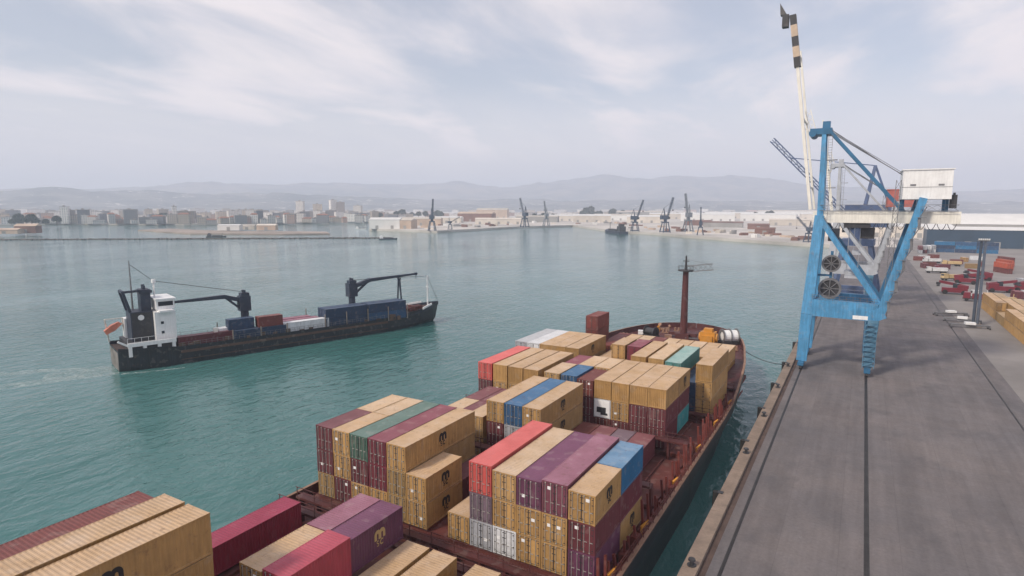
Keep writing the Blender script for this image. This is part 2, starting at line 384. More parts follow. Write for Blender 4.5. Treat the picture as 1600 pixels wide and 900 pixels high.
# breakwater with a pale beach at its root
bw = MB()
A, B = Vector((-1100, 80, 0)), Vector((-470, 532, 0)); n = 150
rr = random.Random(3)
for i in range(n):
    p = A.lerp(B, i / n); 
    for k in range(3):
        q = p + Vector((rr.uniform(-3, 3), rr.uniform(-4, 4), 0)); s = rr.uniform(1.6, 3.2)
        bw.bar((q.x - s, q.y, WZ + rr.uniform(0, .7)), (q.x + s, q.y + rr.uniform(-1.5, 1.5), WZ + rr.uniform(0, .7)), s * .8, s * .5)
bw.bar((-1100, 80, WZ), (-472, 531, WZ), 7, 1.9)
tag(bw.build('breakwater', M_rock), 'long low dark rubble breakwater across the harbour mouth on the left', 'breakwater')
ngon_sheet('beach', [(-1500, 60), (-1090, 74), (-880, 240), (-860, 300), (-950, 330), (-1100, 300), (-1500, 300)], WZ + 1.3, M_sand, skirt=WZ - 1)
ngon_sheet('harbour_island', [(-760, 470), (-640, 520), (-600, 560), (-650, 600), (-760, 560), (-850, 545), (-960, 560), (-940, 500)], WZ + 1.6, M_sand, skirt=WZ - 1)

# ------------------------------------------------------------------ hills
def px_az(x): return math.atan((x - 800) / math.hypot(F, 127)) - PS * -0 - PS   # azimuth from +Y, positive right
def interp(t, x):
    if x <= t[0][0]: return t[0][1]
    for (a, b), (c, d) in zip(t, t[1:]):
        if x <= c: 
            u = (x - a) / (c - a); u = u * u * (3 - 2 * u) * .5 + u * .5; return b + (d - b) * u
    return t[-1][1]
from mathutils import noise as mn
def hills(name, prof, dist, depth, m, rough, seed):
    vs = []; fs = []; nx, ny = 420, 26
    x0, x1 = -560, 2500
    for j in range(ny):
        for i in range(nx):
            px = x0 + (x1 - x0) * i / (nx - 1); az = px_az(px)
            t = j / (ny - 1); d = dist + depth * (t - .55)
            ph = interp(prof, px)                       # height in photo pixels above the horizon
            # pixel height to metres at the ridge (along the optical axis depth)
            H = ph * dist * math.cos(az + PS) / F * .99
            e = max(0, 1 - abs(t - .55) / (.55 if t < .55 else .45)); e = e ** .8
            p = Vector((d * math.sin(az), d * math.cos(az), 0))
            nn = mn.fractal((p + Vector((seed * 1000, 0, 0))) * .0013, .9, 2.1, 6)
            n2 = mn.fractal((p + Vector((0, seed * 777, 0))) * .005, .9, 2.1, 5)
            z = -6 + (CAMH + H) * e * (1 + rough * nn * .5 * (1 - .75 * (abs(t - .55) < .03))) + n2 * 26 * e * (.35 if abs(t - .55) < .05 else 1)
            vs.append((p.x, p.y, z))
    for j in range(ny - 1):
        for i in range(nx - 1):
            a = j * nx + i; fs.append((a, a + 1, a + nx + 1, a + nx))
    o = MB().add(vs, fs).build(name, m); smooth(o); tag(o, kind='structure'); return o
far_prof = [(-560, 30), (0, 29), (80, 31), (150, 30), (260, 33), (400, 37), (480, 36), (560, 38), (640, 36), (720, 38), (790, 31), (830, 34), (880, 43), (945, 52), (985, 44), (1010, 45), (1050, 52), (1100, 49), (1160, 49), (1210, 44), (1260, 36), (1340, 32), (1430, 29), (1500, 26), (1600, 30), (1800, 36), (2500, 40)]
near_prof = [(-560, 22), (0, 21), (60, 24), (130, 22), (220, 25), (300, 20), (420, 24), (520, 18), (620, 14), (700, 11), (800, 13), (900, 10), (1000, 14), (1100, 12), (1250, 9), (1400, 12), (1600, 9), (2500, 14)]
hills('far_hills', far_prof, 8200, 3600, hill_mat('bare far hillside', (.05, .07, .085), (.24, .21, .19), .3), .42, 1)
hills('near_hills', near_prof, 5200, 2600, hill_mat('wooded near hillside', (.03, .05, .06), (.17, .17, .16), 1.0), .55, 2)

# ------------------------------------------------------------------ shipping containers
HC = {}
def corr(L_, pitch=.28, amp=.036):
    pts = []; n = int((L_ - .24) / pitch); y = -n * pitch / 2
    for i in range(n):
        pts += [(y, 0), (y + pitch * .3, 0), (y + pitch * .5, amp), (y + pitch * .8, amp)]; y += pitch
    pts.append((y, 0)); return pts
def container_mesh(L_, h, front):
    k = (L_, h, front)
    if k in HC: return HC[k]
    W = 1.192; b = MB(); hl = L_ / 2
    P = corr(L_)
    P = [(-hl + .1, 0)] + P + [(hl - .1, 0)]
    for s in (-1, 1):
        for (y0, a0), (y1, a1) in zip(P, P[1:]):
            x0, x1 = s * (W - .02 - a0), s * (W - .02 - a1)
            b.add([(x0, y0, .15), (x1, y1, .15), (x1, y1, h - .10), (x0, y0, h - .10)], [(0, 1, 2, 3)])
        b.box(s * W - .06 if s > 0 else -W, W if s > 0 else -W + .06, -hl + .17, hl - .17, .03, .17)
        b.box(s * W - .06 if s > 0 else -W, W if s > 0 else -W + .06, -hl + .17, hl - .17, h - .12, h - .012)
        for e in (-1, 1):
            y0, y1 = (e * hl - .17, e * hl) if e > 0 else (-hl, -hl + .17)
            x0, x1 = (W - .16, W) if s > 0 else (-W, -W + .16)
            b.box(x0, x1, y0, y1, .12, h - .118); b.box(x0 - (.01 if s < 0 else .01), x1 + .01, y0 - .005, y1 + .005, 0, .118); b.box(x0 - .01, x1 + .01, y0 - .005, y1 + .005, h - .116, h)
    for (y0, a0), (y1, a1) in zip(P, P[1:]):
        z0, z1 = h - .016 - a0 * .6, h - .016 - a1 * .6
        b.add([(-W + .05, y0, z0), (W - .05, y0, z0), (W - .05, y1, z1), (-W + .05, y1, z1)], [(0, 1, 2, 3)])
    b.box(-W + .15, W - .15, -hl + .004, -hl + .16, h - .15, h - .012); b.box(-W + .15, W - .15, hl - .16, hl - .004, h - .15, h - .012)
    b.box(-W + .15, W - .15, -hl + .004, -hl + .16, .02, .16); b.box(-W + .15, W - .15, hl - .16, hl - .004, .02, .16)
    b.box(-W + .05, W - .05, -hl + .1, hl - .1, .1, .14)
    Q = [(-W + .16, 0)] + corr(2 * W - .1, .25, .045) + [(W - .16, 0)]
    for e in ((1,) if front == 'door' else (-1, 1)):
        for (x0, a0), (x1, a1) in zip(Q, Q[1:]):
            y0, y1 = e * (hl - .03 - a0), e * (hl - .03 - a1)
            b.add([(x0, y0, .16), (x1, y1, .16), (x1, y1, h - .15), (x0, y0, h - .15)], [(0, 1, 2, 3)])
    HC[k] = b.mesh('shipping_container'); HC[k].materials.append(PAL['tan']); return HC[k]
DC = {}
def door_mesh(h):
    if h not in DC:
        d = MB(); d.box(-.525, .525, -.045, 0, .165, h - .155)
        for z in (.5, .5 + (h - 1) * .33, .5 + (h - 1) * .66, h - .5): d.box(-.47, .47, -.06, -.046, z - .16, z + .16)
        d.use(PAL['tan']); d.mi = [0] * len(d.f); d.use(M_dark)
        for x in (-.524, .49): d.box(x, x + .034, -.056, -.0455, .17, h - .16)
        for z in (.17, h - .20): d.box(-.48, .48, -.056, -.0455, z, z + .03)
        for z in (.35, h * .42, h * .66, h - .4):
            for x in (-.5, .36): d.box(x, x + .14, -.085, -.061, z, z + .06)
        me = d.mesh('door')
        r = MB()
        r.tube((0, -.09, .1), (0, -.09, h - .1), .026, n=6); r.box(-.05, .05, -.12, -.062, .11, .2); r.box(-.05, .05, -.12, -.062, h - .2, h - .11); r.box(-.02, .28, -.115, -.075, 1.05, 1.1)
        rm = r.mesh('lock_rod'); rm.materials.append(M_rod)
        p = MB().box(-.17, .17, -.072, -.062, -.14, .14).mesh('placard'); p.materials.append(M_label)
        DC[h] = (me, rm, p)
    return DC[h]
def emblem_mesh():
    """letters of the carrier's mark: a large m above a small sc, in the plane x = 0, reading along +y"""
    b = MB()
    def seg(cy, cz, r0, r1, a0, a1, n=10, x=0.0):
        vs = []; 
        for i in range(n + 1):
            a = R(a0 + (a1 - a0) * i / n); vs += [(x, cy + r0 * math.cos(a), cz + r0 * math.sin(a)), (x, cy + r1 * math.cos(a), cz + r1 * math.sin(a)),
                                                  (x - .012, cy + r0 * math.cos(a), cz + r0 * math.sin(a)), (x - .012, cy + r1 * math.cos(a), cz + r1 * math.sin(a))]
        fs = []
        for i in range(n):
            a = 4 * i; fs += [(a, a + 1, a + 5, a + 4), (a + 2, a + 6, a + 7, a + 3), (a + 1, a + 3, a + 7, a + 5), (a, a + 4, a + 6, a + 2)]
        b.add(vs, fs)
    for cy, x in ((-.36, 0), (.36, .003)): seg(cy, .42, .13, .52, 0, 180, x=x)
    for cy in (-.69, .69): b.box(-.012, -.001, cy - .19, cy + .19, -.14, .42)
    b.box(-.012, .001, -.21, .21, -.14, .42)
    seg(-.36, -.38, .09, .19, 30, 270, 9); seg(-.36, -.66, .09, .19, -150, 90, 9)          # s
    seg(.30, -.52, .19, .33, 45, 315, 14)                                                    # c
    me = b.mesh('emblem'); return me
E_black = emblem_mesh(); E_black.materials.append(M_black)
E_gold = E_black.copy(); E_gold.materials[0] = M_gold
def set_mat(o, m):
    o.material_slots[0].link = 'OBJECT'; o.material_slots[0].material = m
NCONT = 0
crand = random.Random(11)
def container(col, x, y, z, L_=12.192, h=2.591, front='door', emblem=None, rz=0, label=None, group=None, rods=True, name='shipping_container'):
    """x,y centre, z bottom"""
    global NCONT; NCONT += 1
    o = link(name, container_mesh(L_, h, front), None, (x + crand.uniform(-.02, .02), y + crand.uniform(-.03, .03), z), rz); set_mat(o, PAL[col])
    tag(o, label, 'container', group)
    if front == 'door':
        me, rm, pm = door_mesh(h)
        for s in (-1, 1):
            d = link('door', me, o, (s * .53, -L_ / 2 + .05, 0)); set_mat(d, PAL[col])
            if rods:
                for q in (-.3, .2): link('lock_rod', rm, d, (q, 0, 0))
                if crand.random() < .3: link('placard', pm, d, (crand.uniform(-.1, .1), 0, crand.choice((h * .38, h * .62, h * .8))))
    if emblem:
        e = link('emblem', E_black if emblem == 'black' else E_gold, o, (1.192 + .004, 0 if L_ > 8 else .2, h * .52))
        e.scale = (1, .72, .8)
    return o

# ---- the stacks of the moored ship. (bay front y, right edge of row 0); tiers bottom-up
T0 = 2.0; PITCH = 2.48
ROWX = lambda bay, k: bay['x'] - PITCH * k - 1.22
STACK = []   # dicts with col, x, y, z, L, h
def st(bay, k, half, tiers, fronts=None, emb=(), x=None, notes=None):
    """half: None = forty-foot, 'f' front twenty, 'r' rear twenty. tiers = list of (colour[, height]) bottom-up"""
    z = T0; xx = ROWX(bay, k) if x is None else x
    for i, t in enumerate(tiers):
        col, h = t if isinstance(t, tuple) else (t, 2.591)
        L_ = 12.192 if half is None else 6.058
        yc = bay['y'] + (6.096 if half is None else (3.03 if half == 'f' else 9.16))
        STACK.append(dict(bay=bay['i'], k=k, half=half, tier=i, top=len(tiers) - 1 - i, col=col, x=xx, y=yc, z=z, L=L_, h=h, emb=('black' if i in emb else None),
                          front=(fronts or {}).get(i, 'door'), label=(notes or {}).get(i)))
        z += h + .03
BAY = [dict(i=0, y=10.0, x=-17.2), dict(i=1, y=25.1, x=-17.6), dict(i=2, y=43.0, x=-17.2), dict(i=3, y=59.3, x=-18.3), dict(i=4, y=74.0, x=-17.8), dict(i=5, y=89.2, x=-17.8), dict(i=6, y=104.6, x=-18.5)]
HQ = 2.896
# bay 0 (lower left corner)
b = BAY[0]
st(b, 8, None, ['tan', 'tan', ('tan', HQ), ('tan', HQ)], emb=(3, 2), x=-37.1, notes={3: 'tan high container with black lettering at the bottom left corner, nearest to camera'})
st(b, 9, None, ['maroon', 'tan', ('tan', HQ), ('tan', HQ)], x=-39.95, notes={3: 'tan container on top at far bottom left, second in from the lettered one'})
st(b, 10, None, ['maroon', 'tan', 'tan', 'rust'], x=-43.3, notes={3: 'faded red container lying lower behind the two tan ones at bottom left'})
# bay 1
b = BAY[1]
st(b, 6, 'r', ['maroon', ('plum', HQ)], x=-33.75, emb=(1,), notes={1: 'plum container with tan lettering on its dark side, low middle of the ship'})
st(b, 7, 'r', ['maroon', ('mauve', HQ)], x=-36.25, notes={1: 'dull mauve container beside the plum one with tan lettering'})
st(b, 6, 'f', ['maroon', ('pink', HQ + .25)], x=-33.75, notes={1: 'rose red container in front of the plum one at the bottom edge'})
st(b, 7, 'f', ['maroon', ('tan', HQ)], x=-36.25, notes={1: 'tan container left of the rose red one at the bottom edge'})
st(b, 12, None, [('magenta', 2.591)], x=-46.6, notes={0: 'long magenta red container lying low along the seaward side'})
st(b, 5, None, ['tan'], x=-30.9, notes={0: 'low tan container on the hatch just right of the plum one'})
st(b, 4, None, ['tan'], x=-28.1, notes={0: 'low tan container on the hatch, second to the right of the plum one'})
st(b, 3, None, ['tan'], x=-23.9, notes={0: 'low tan container cut by the bottom edge beside the crosswise walkway'})
# bay 2
b = BAY[2]
st(b, 12, 'f', ['khaki', 'maroon', 'maroon'], notes={2: 'maroon container on the seaward front corner of the left block'})
st(b, 11, 'f', ['maroon', 'tan', 'tan'], notes={2: 'short tan container beside the maroon one at the left block'})
st(b, 12, 'r', ['tan', 'tan', 'sand']); st(b, 11, 'r', ['tan', 'tan', 'sand'])
st(b, 10, None, ['tan', 'maroon', 'green'], notes={2: 'grey green forty-foot container on top of the left block'})
st(b, 9, None, ['tan', 'wine', 'wine'], notes={2: 'wine red forty-foot container beside the grey green one'})
st(b, 8, None, ['khaki', 'khaki', 'tan'], emb=(2,), notes={2: 'tan forty-foot container with black lettering on top of the left block'})
st(b, 7, 'f', ['tan', 'tan'], emb=(0, 1), notes={1: 'tan twenty-foot container with black lettering, upper of a low pair', 0: 'tan twenty-foot container with black lettering, lower of a low pair'})
st(b, 7, 'r', ['maroon'])
st(b, 5, 'f', ['tan'], notes={0: 'single short tan container left of the coral red stack'})
st(b, 4, None, ['grey', 'slate purple', ('coral', HQ)], notes={2: 'bright coral red forty-foot container on top of the middle block', 1: 'slate purple container under the coral red one', 0: 'pale grey container at the bottom under the coral red one'})
st(b, 3, None, ['white', 'tan', 'sand'], notes={0: 'white container at the bottom beside the pale grey one', 2: 'tan forty-foot container between the coral red and the plum one'})
st(b, 2, None, ['tan', 'tan', 'plum'], notes={2: 'dark plum forty-foot container on top of the middle block'})
st(b, 1, None, ['tan', 'tan', ('mauve', HQ)], notes={2: 'dusty mauve forty-foot container on top of the middle block'})
st(b, 0, 'f', ['plum', 'maroon', 'tan'], emb=(2,), notes={2: 'short tan container with black lettering at the quay corner of the middle block'})
st(b, 0, 'r', ['tan', 'wine', 'sky blue'], emb=(0,), notes={2: 'bright sky blue twenty-foot container behind the short lettered tan one', 0: 'tan container with black lettering at deck level beside the red railing'})
# bay 3
b = BAY[3]
st(b, 5, None, ['khaki', 'khaki', 'tan'], emb=(1, 2), notes={2: 'tan forty-foot container with black lettering right of the blue one', 1: 'dull tan lettered container just under the one right of the blue one'})
st(b, 6, None, ['maroon', 'grey', 'blue'], notes={2: 'blue forty-foot container between two tan ones behind the coral red one'})
st(b, 7, None, ['maroon', 'maroon', 'tan'], notes={2: 'tan forty-foot container left of the long blue one'})
for k, c_ in ((1, 'maroon'), (2, 'slate purple'), (3, 'maroon'), (4, 'rust')): st(b, k, None, [c_])
st(b, 8, None, ['tan', ('sand', HQ)], x=-39.9)
st(b, 9, 'f', ['tan', 'maroon']); st(b, 9, 'r', ['tan', 'maroon'])
st(b, 10, 'f', ['tan', 'sand']); st(b, 10, 'r', ['tan', 'maroon'])
# bay 4
b = BAY[4]
for k, (t1, t2) in {1: ('maroon', 'maroon'), 2: ('maroon', 'maroon'), 3: ('maroon', 'tan'), 4: ('rust', 'white')}.items():
    if k == 1:
        st(b, k, 'f', [t1, t2, 'tan'], fronts={2: 'blank'}, notes={2: 'tan container at the quay end of the four-wide tan block'}); st(b, k, 'r', ['teal', t2, 'tan'], emb=(2,), notes={0: 'teal container low on the quay side under maroon and tan ones'})
    else: st(b, k, None, [t1, t2, 'tan'], fronts={2: 'blank', 1: 'reefer' if t2 == 'white' else 'door'}, notes={1: 'white refrigerated container with dark machinery on its end'} if t2 == 'white' else None)
st(b, 5, 'f', ['maroon', 'maroon', ('rust', 2.3)], x=-31.5); st(b, 5, 'r', ['maroon', 'maroon', 'sand'], x=-31.5)
st(b, 6, 'f', ['maroon', 'grey', 'blue'], x=-34.0, notes={2: 'short blue container behind the long blue one, in the hollow between two tan blocks'}); st(b, 6, 'r', ['maroon', 'tan', 'sand'], x=-34.0)
st(b, 7, 'f', ['maroon', 'tan', 'sand'], x=-36.6); st(b, 7, 'r', ['maroon', 'tan', ('wine', 2.4)], x=-36.6)
for k, x_ in ((9, -39.95), (10, -42.5), (11, -45.1)):
    st(b, k, None, ['tan', 'tan', 'tan'], fronts={2: 'blank'}, x=x_)
st(b, 12, None, ['maroon', 'maroon', 'coral'], x=-47.75, notes={2: 'faded coral container on the seaward edge beside three tan ones'})
# bay 5
b = BAY[5]
st(b, 0, None, ['tan', 'tan', 'tan'], emb=(), fronts={2: 'blank'}, x=-19.0, notes={2: 'tan container on the quay side near the bow'})
st(b, 2, None, ['tan', 'tan', ('pale teal', 2.35)], x=-23.65, notes={2: 'pale teal forty-foot container on top near the bow'})
st(b, 1, None, ['navy', ('navy', 2.3)], x=-21.3)
st(b, 3, None, ['tan', 'tan', 'sand'], fronts={2: 'blank'}, x=-26.25)
st(b, 4, None, ['maroon', 'tan', 'tan'], fronts={2: 'blank'}, x=-29.1)
st(b, 5, 'f', ['maroon', 'mauve'], x=-31.8); st(b, 5, 'r', ['maroon', 'maroon', 'wine'], x=-31.8, notes={2: 'wine red container top near the bow, between tan ones'})
st(b, 6, 'f', ['tan', 'sand'], x=-34.5); st(b, 6, 'r', ['tan', 'khaki', 'tan'], x=-34.6)
st(b, 7, 'f', ['tan', 'sand'], x=-37.1); st(b, 7, 'r', ['tan', 'tan'], x=-37.1)
for k, x_ in ((8, -40.4), (9, -42.9), (10, -45.3)):
    st(b, k, None, ['tan', 'tan', 'tan'], fronts={2: 'blank'}, emb=((2,) if k == 8 else ()), x=x_)
st(b, 11, None, ['maroon', 'tan', 'white'], x=-47.7, notes={2: 'white forty-foot container beside the tan block on the seaward side'})
st(b, 12, None, ['maroon', 'tan', 'grey'], x=-50.1, notes={2: 'pale grey forty-foot container on the seaward edge'})
# bay 6
b = BAY[6]
st(b, 10, 'f', ['maroon', 'rust', 'rust', 'rust'], x=-43.4, notes={3: 'lone dark red container standing highest on the seaward side near the bow'})
for k in range(1, 10):
    st(b, k, None, ['tan', ('sand' if k % 2 else 'tan')] if k not in (6, 9) else ['maroon', 'rust'], x=-20.5 - 2.55 * (k - 1))
BW_ = ['nearest', 'second', 'third', 'fourth', 'fifth', 'sixth', 'seventh']
def visible(c):
    """keep only boxes with an end towards the camera or a quay-side face that is not covered by a neighbour"""
    top = c['z'] + c['h'] - .3
    if c['top'] == 0: return True
    for d in STACK:
        if d is c: continue
    # quay side covered?
    side = max([d['z'] + d['h'] for d in STACK if d['bay'] == c['bay'] and 0 < d['x'] - c['x'] < 3.2 and abs(d['y'] - c['y']) < 6.2] + [0])
    front_in = any(d['bay'] == c['bay'] and abs(d['x'] - c['x']) < .6 and c['y'] - d['y'] > 3 and d['z'] + d['h'] >= top for d in STACK)
    return side < top or not front_in
STACK_GROUP = 'containers stacked on the moored ship'
M_mach = mat('dark refrigeration unit', (.03, .03, .035), .6)
used = set()
for c in STACK:
    if not visible(c): continue
    pos = {0: 'on top', 1: 'one below top', 2: 'two below top', 3: 'three below top'}[c['top']]
    hf = {None: '', 'f': 'front-half ', 'r': 'rear-half '}[c['half']]
    lab = c['label'] or f"{c['col']} {hf}container {pos}, {ordinal(c['k'] + 1)} row from quay, {BW_[c['bay']]} bay from camera"
    fr = c['front'] if c['front'] != 'reefer' else 'blank'
    em = c['emb']
    if em and c['col'] == 'plum': em = 'gold'
    o = container(c['col'], c['x'], c['y'], c['z'], c['L'], c['h'], fr, em, label=lab, group=STACK_GROUP, rods=c['bay'] < 5)
    if c['front'] == 'reefer':
        q = MB().use(M_white).box(-1.05, 1.05, -.05, -.01, .12, 2.45).use(M_mach).box(-.75, .55, -.09, -.052, .75, 1.5).box(-.2, .8, -.08, -.052, .45, .74)
        q.ring((-.3, -.095, 1.15), (0, 1, 0), .1, .32, .02, 14)
        q.build('refrigeration_unit', None, o, (0, -c['L'] / 2, 0))

# ------------------------------------------------------------------ the moored container ship
SCX = -33.4
ship = thing('container_ship', 'black hulled container ship with red brown deck moored along the quay', 'ship', (SCX, 0, 0))
stn = [(-95, 17.8, 17.6, 2.4), (0, 17.8, 17.6, 2.4), (70, 17.8, 17.4, 2.4), (88, 17.75, 16.6, 2.4), (96, 17.6, 16.0, 2.5), (101, 17.45, 15.5, 3.2), (106, 17.2, 14.9, 4.3), (110, 16.9, 14.3, 4.8), (114, 16.4, 13.4, 4.9), (120, 15.4, 11.6, 4.95), (126, 14.4, 9.4, 5.0), (132, 13.0, 7.0, 5.0), (137, 11.2, 4.8, 5.0), (141, 9.0, 2.9, 5.0), (143.6, 6.6, 1.4, 5.0), (145.2, 4.0, .6, 5.0), (146.0, 1.8, .3, 5.0), (146.3, .2, .1, 5.0)]
hb = MB(); cap = MB(); inn = MB(); dk = MB()
def station(y, d, wl, zt):
    yw = y - max(0, (y - 125)) * .13
    return [(d, y, zt), (d * .985 + wl * .015, y, zt - 1.6), ((d + wl * 2) / 3, (y + yw * 2) / 3, -.6), (wl, yw, -3.4), (wl * .97, yw, -6)]
for s in (-1, 1):
    prev = None
    for t in stn:
        p = [(s * a, b_, c_) for a, b_, c_ in station(*t)]
        if prev:
            for i in range(4): hb.add([prev[i], p[i], p[i + 1], prev[i + 1]], [(0, 1, 2, 3) if s > 0 else (3, 2, 1, 0)])
            y0, d0, _, z0 = prev_t; y1, d1, _, z1 = t
            cap.add([(s * (d0 + .06), y0, z0 + .06), (s * (d1 + .06), y1, z1 + .06), (s * max(.02, d1 - .3), y1, z1 + .06), (s * max(.02, d0 - .3), y0, z0 + .06),
                     (s * (d0 + .06), y0, z0 - .12), (s * (d1 + .06), y1, z1 - .12)], [(0, 1, 2, 3), (0, 4, 5, 1)])
            inn.add([(s * max(.02, d0 - .28), y0, z0), (s * max(.02, d1 - .28), y1, z1), (s * max(.02, d1 - .28), y1, z1 - 1.25), (s * max(.02, d0 - .28), y0, z0 - 1.25)], [(0, 1, 2, 3)])
        prev = p; prev_t = t
for t0, t1 in zip(stn, stn[1:]):
    dk.add([(-t0[1] + .2, t0[0], t0[3] - 1.2), (t0[1] - .2, t0[0], t0[3] - 1.2), (max(.02, t1[1] - .2), t1[0], t1[3] - 1.2), (-max(.02, t1[1] - .2), t1[0], t1[3] - 1.2)], [(0, 1, 2, 3)])
hb.build('hull', M_hull, ship); cap.build('bulwark_cap', M_cap, ship); inn.build('bulwark', M_shipred, ship); dk.build('deck', M_shipred, ship)
for b in BAY:
    q = MB().box(-16.6, 16.2, b['y'] - .15, b['y'] + 12.35, 1.0, 1.7)
    for i in range(13): q.box(-16.4 + i * 2.5, -16.2 + i * 2.5, b['y'] + .2, b['y'] + 12, 1.7, 1.97)
    q.build('hatch_cover', M_deckred, ship)
for yb, zb in ((39.0, 2.6), (41.2, 2.5), (57.3, 4.9), (72.8, 3.9), (87.7, 2.8), (103.0, 3.0), (23.7, 2.2)):
    q = MB().box(-16.9, 16.5, yb - .5, yb + .5, zb - .25, zb)
    for i in range(14):
        q.box(-16.8 + i * 2.55, -16.55 + i * 2.55, yb - .3, yb + .3, 1.2, zb - .25)
        q.bar((-16.7 + i * 2.55, yb - .45, zb), (-16.7 + i * 2.55, yb - .45, zb + 1.05), .06)
    for z_ in (.55, 1.05): q.bar((-16.9, yb - .45, zb + z_), (16.5, yb - .45, zb + z_), .05)
    q.build('lashing_bridge', M_shipred, ship)
q = MB(); y_ = 26
while y_ < 97:
    q.bar((17.62, y_, 2.4), (17.62, y_, 3.4), .06); y_ += 1.5
for z_ in (2.75, 3.1, 3.42): q.bar((17.62, 26, z_), (17.62, 96.5, z_), .05)
q.build('deck_railing', M_deckred, ship)
q = MB(); rr = random.Random(5)
y_ = 40
while y_ < 97:
    q.bar((16.95, y_, 1.2), (16.75, y_ + rr.uniform(-.4, .4), rr.uniform(3.0, 5.2)), .22); q.box(16.5, 17.3, y_ - .5, y_ + .5, 1.2, rr.uniform(1.7, 2.5)); y_ += rr.uniform(.9, 2.2)
q.bar((17.3, 26, 1.75), (17.3, 106, 1.75), .2); q.bar((16.6, 26, 1.5), (16.6, 106, 1.5), .25)
q.build('lashing_post', mat('red oxide', (.14, .026, .02), .6, vary=.35, rust=.3), ship)
y_ = 44
while y_ < 104:
    v = MB(); v.tube((0, 0, 0), (0, 0, 1.5), .12, n=8); v.bar((0, -.1, 1.5), (.35, .7, 1.75), .22); v.bar((-.3, .3, .3), (.2, 1.4, 1.6), .1)
    v.build('ventilator', M_yel, ship, (17.0, y_, 1.2)); y_ += rr.uniform(7, 12)
# forecastle gear
q = MB(); q.tube((0, 0, 0), (0, 0, 15.0), .85, .62, 14); q.box(-1.5, 1.5, -1.5, 1.5, -.1, 1.0); q.box(-3.2, 3.0, -.5, .5, .4, 1.1)
fm = q.build('foremast', M_shipred, ship, (0, 134, 3.9))
q = MB(); q.tube((0, 0, 0), (0, 0, .25), 1.7, n=14); q.ring((0, 0, 1.1), (0, 0, 1), 1.62, 1.7, .06, 20)
for i in range(8): q.bar((1.65 * math.cos(i * .785), 1.65 * math.sin(i * .785), .25), (1.65 * math.cos(i * .785), 1.65 * math.sin(i * .785), 1.1), .06)
q.build('mast_platform', M_dark, fm, (0, 0, 15.0))
MB().tube((0, 0, 0), (0, 0, 3.2), .3, .16).tube((-.7, 0, 2.0), (.7, 0, 2.0), .1).build('mast_head', M_dark, fm, (0, 0, 15.2))
MB().truss((.5, 0, .5), (5.8, 0, 1.2), .7, 1.3, 5, .13).bar((0, 0, 2.6), (5.6, 0, 1.7), .07).build('signal_boom', M_steel, fm, (0, 0, 15.0))
q = MB(); q.box(-1.5, 1.5, -1.2, 1.2, 0, 2.6); q.box(-1.1, 1.1, -1.6, -1.2, .4, 1.9); q.tube((-1.9, 0, 1.4), (1.9, 0, 1.4), .9, n=14); q.box(-.9, .9, -.8, .8, 2.6, 3.3)
q.build('windlass', M_yel, ship, (6.2, 130.5, 3.9))
q = MB().use(M_white).tube((-1.5, 0, 1.6), (1.5, 0, 1.6), 1.25, n=18).use(M_steel)
for x in (-1.6, 0, 1.6): q.ring((x, 0, 1.6), (1, 0, 0), 1.0, 1.6, .14, 20)
q.use(M_dark).box(-1.9, 1.9, -1.3, 1.3, 0, .5)
q.build('rope_drum', None, ship, (10.0, 133.0, 3.9), R(35))
q = MB().tube((-1.2, 0, 1.2), (1.2, 0, 1.2), .8, n=14).box(-1.6, 1.6, -1, 1, 0, .5); q.ring((-1.3, 0, 1.2), (1, 0, 0), .5, 1.2, .12, 18); q.ring((1.3, 0, 1.2), (1, 0, 0), .5, 1.2, .12, 18)
q.build('mooring_winch', M_dark, ship, (-6.5, 131, 3.9), R(-20))
for x, y_ in ((-10, 126), (-11.5, 128), (8, 126), (12.2, 127), (3, 139), (-3, 140), (-5, 137)):
    MB().tube((-.4, 0, 0), (-.4, 0, .9), .28, n=10).tube((.4, 0, 0), (.4, 0, .9), .28, n=10).box(-.8, .8, -.35, .35, 0, .12).build('ship_bollard', M_cap, ship, (x, y_, 3.9))
MB().box(-12, 11.0, 118.2, 118.5, 1.2, 3.9).box(-12, 11, 118.0, 118.2, 3.7, 4.9).build('breakwater_plate', M_deckred, ship)

rr = random.Random(9)
for i in range(26):
    y_ = rr.uniform(120, 143); hw = 12.5 * (1 - ((y_ - 116) / 32) ** 2) ** .5 - 1.2; x = rr.uniform(-hw, hw)
    if abs(x) < 2.2 and abs(y_ - 134) < 2.4 or abs(x - 6.2) < 2.6 and abs(y_ - 130.5) < 2.4 or abs(x - 10) < 2.6 and abs(y_ - 133) < 2.6 or abs(x + 6.5) < 2.4 and abs(y_ - 131) < 2: continue
    k = i % 4
    if k == 0: MB().box(-.7, .7, -.5, .5, 0, .8).box(-.75, .75, -.55, .55, .8, .88).build('deck_locker', (M_cap, M_steel, M_white)[i % 3], ship, (x, y_, 3.95), rr.uniform(0, 3))
    elif k == 1: MB().tube((0, 0, 0), (0, 0, 1.1), .22, n=10).tube((0, 0, 1.1), (0, .35, 1.35), .34, .42, 12).build('ventilator', (M_yel, M_cap, M_white)[i % 3], ship, (x, y_, 3.9), rr.uniform(0, 6))
    elif k == 2:
        v = MB(); v.ring((0, 0, .14), (0, 0, 1), .25, .75, .22, 16); v.ring((0, 0, .36), (0, 0, 1), .3, .68, .2, 16); v.build('rope_coil', M_cap, ship, (x, y_, 3.9))
    else: MB().bar((-1.4, 0, .25), (1.4, 0, .25), .2).bar((-1.4, 0, 0), (-1.4, 0, .3), .15).bar((1.4, 0, 0), (1.4, 0, .3), .15).build('deck_pipe', M_steel, ship, (x, y_, 3.9), rr.uniform(0, 3))
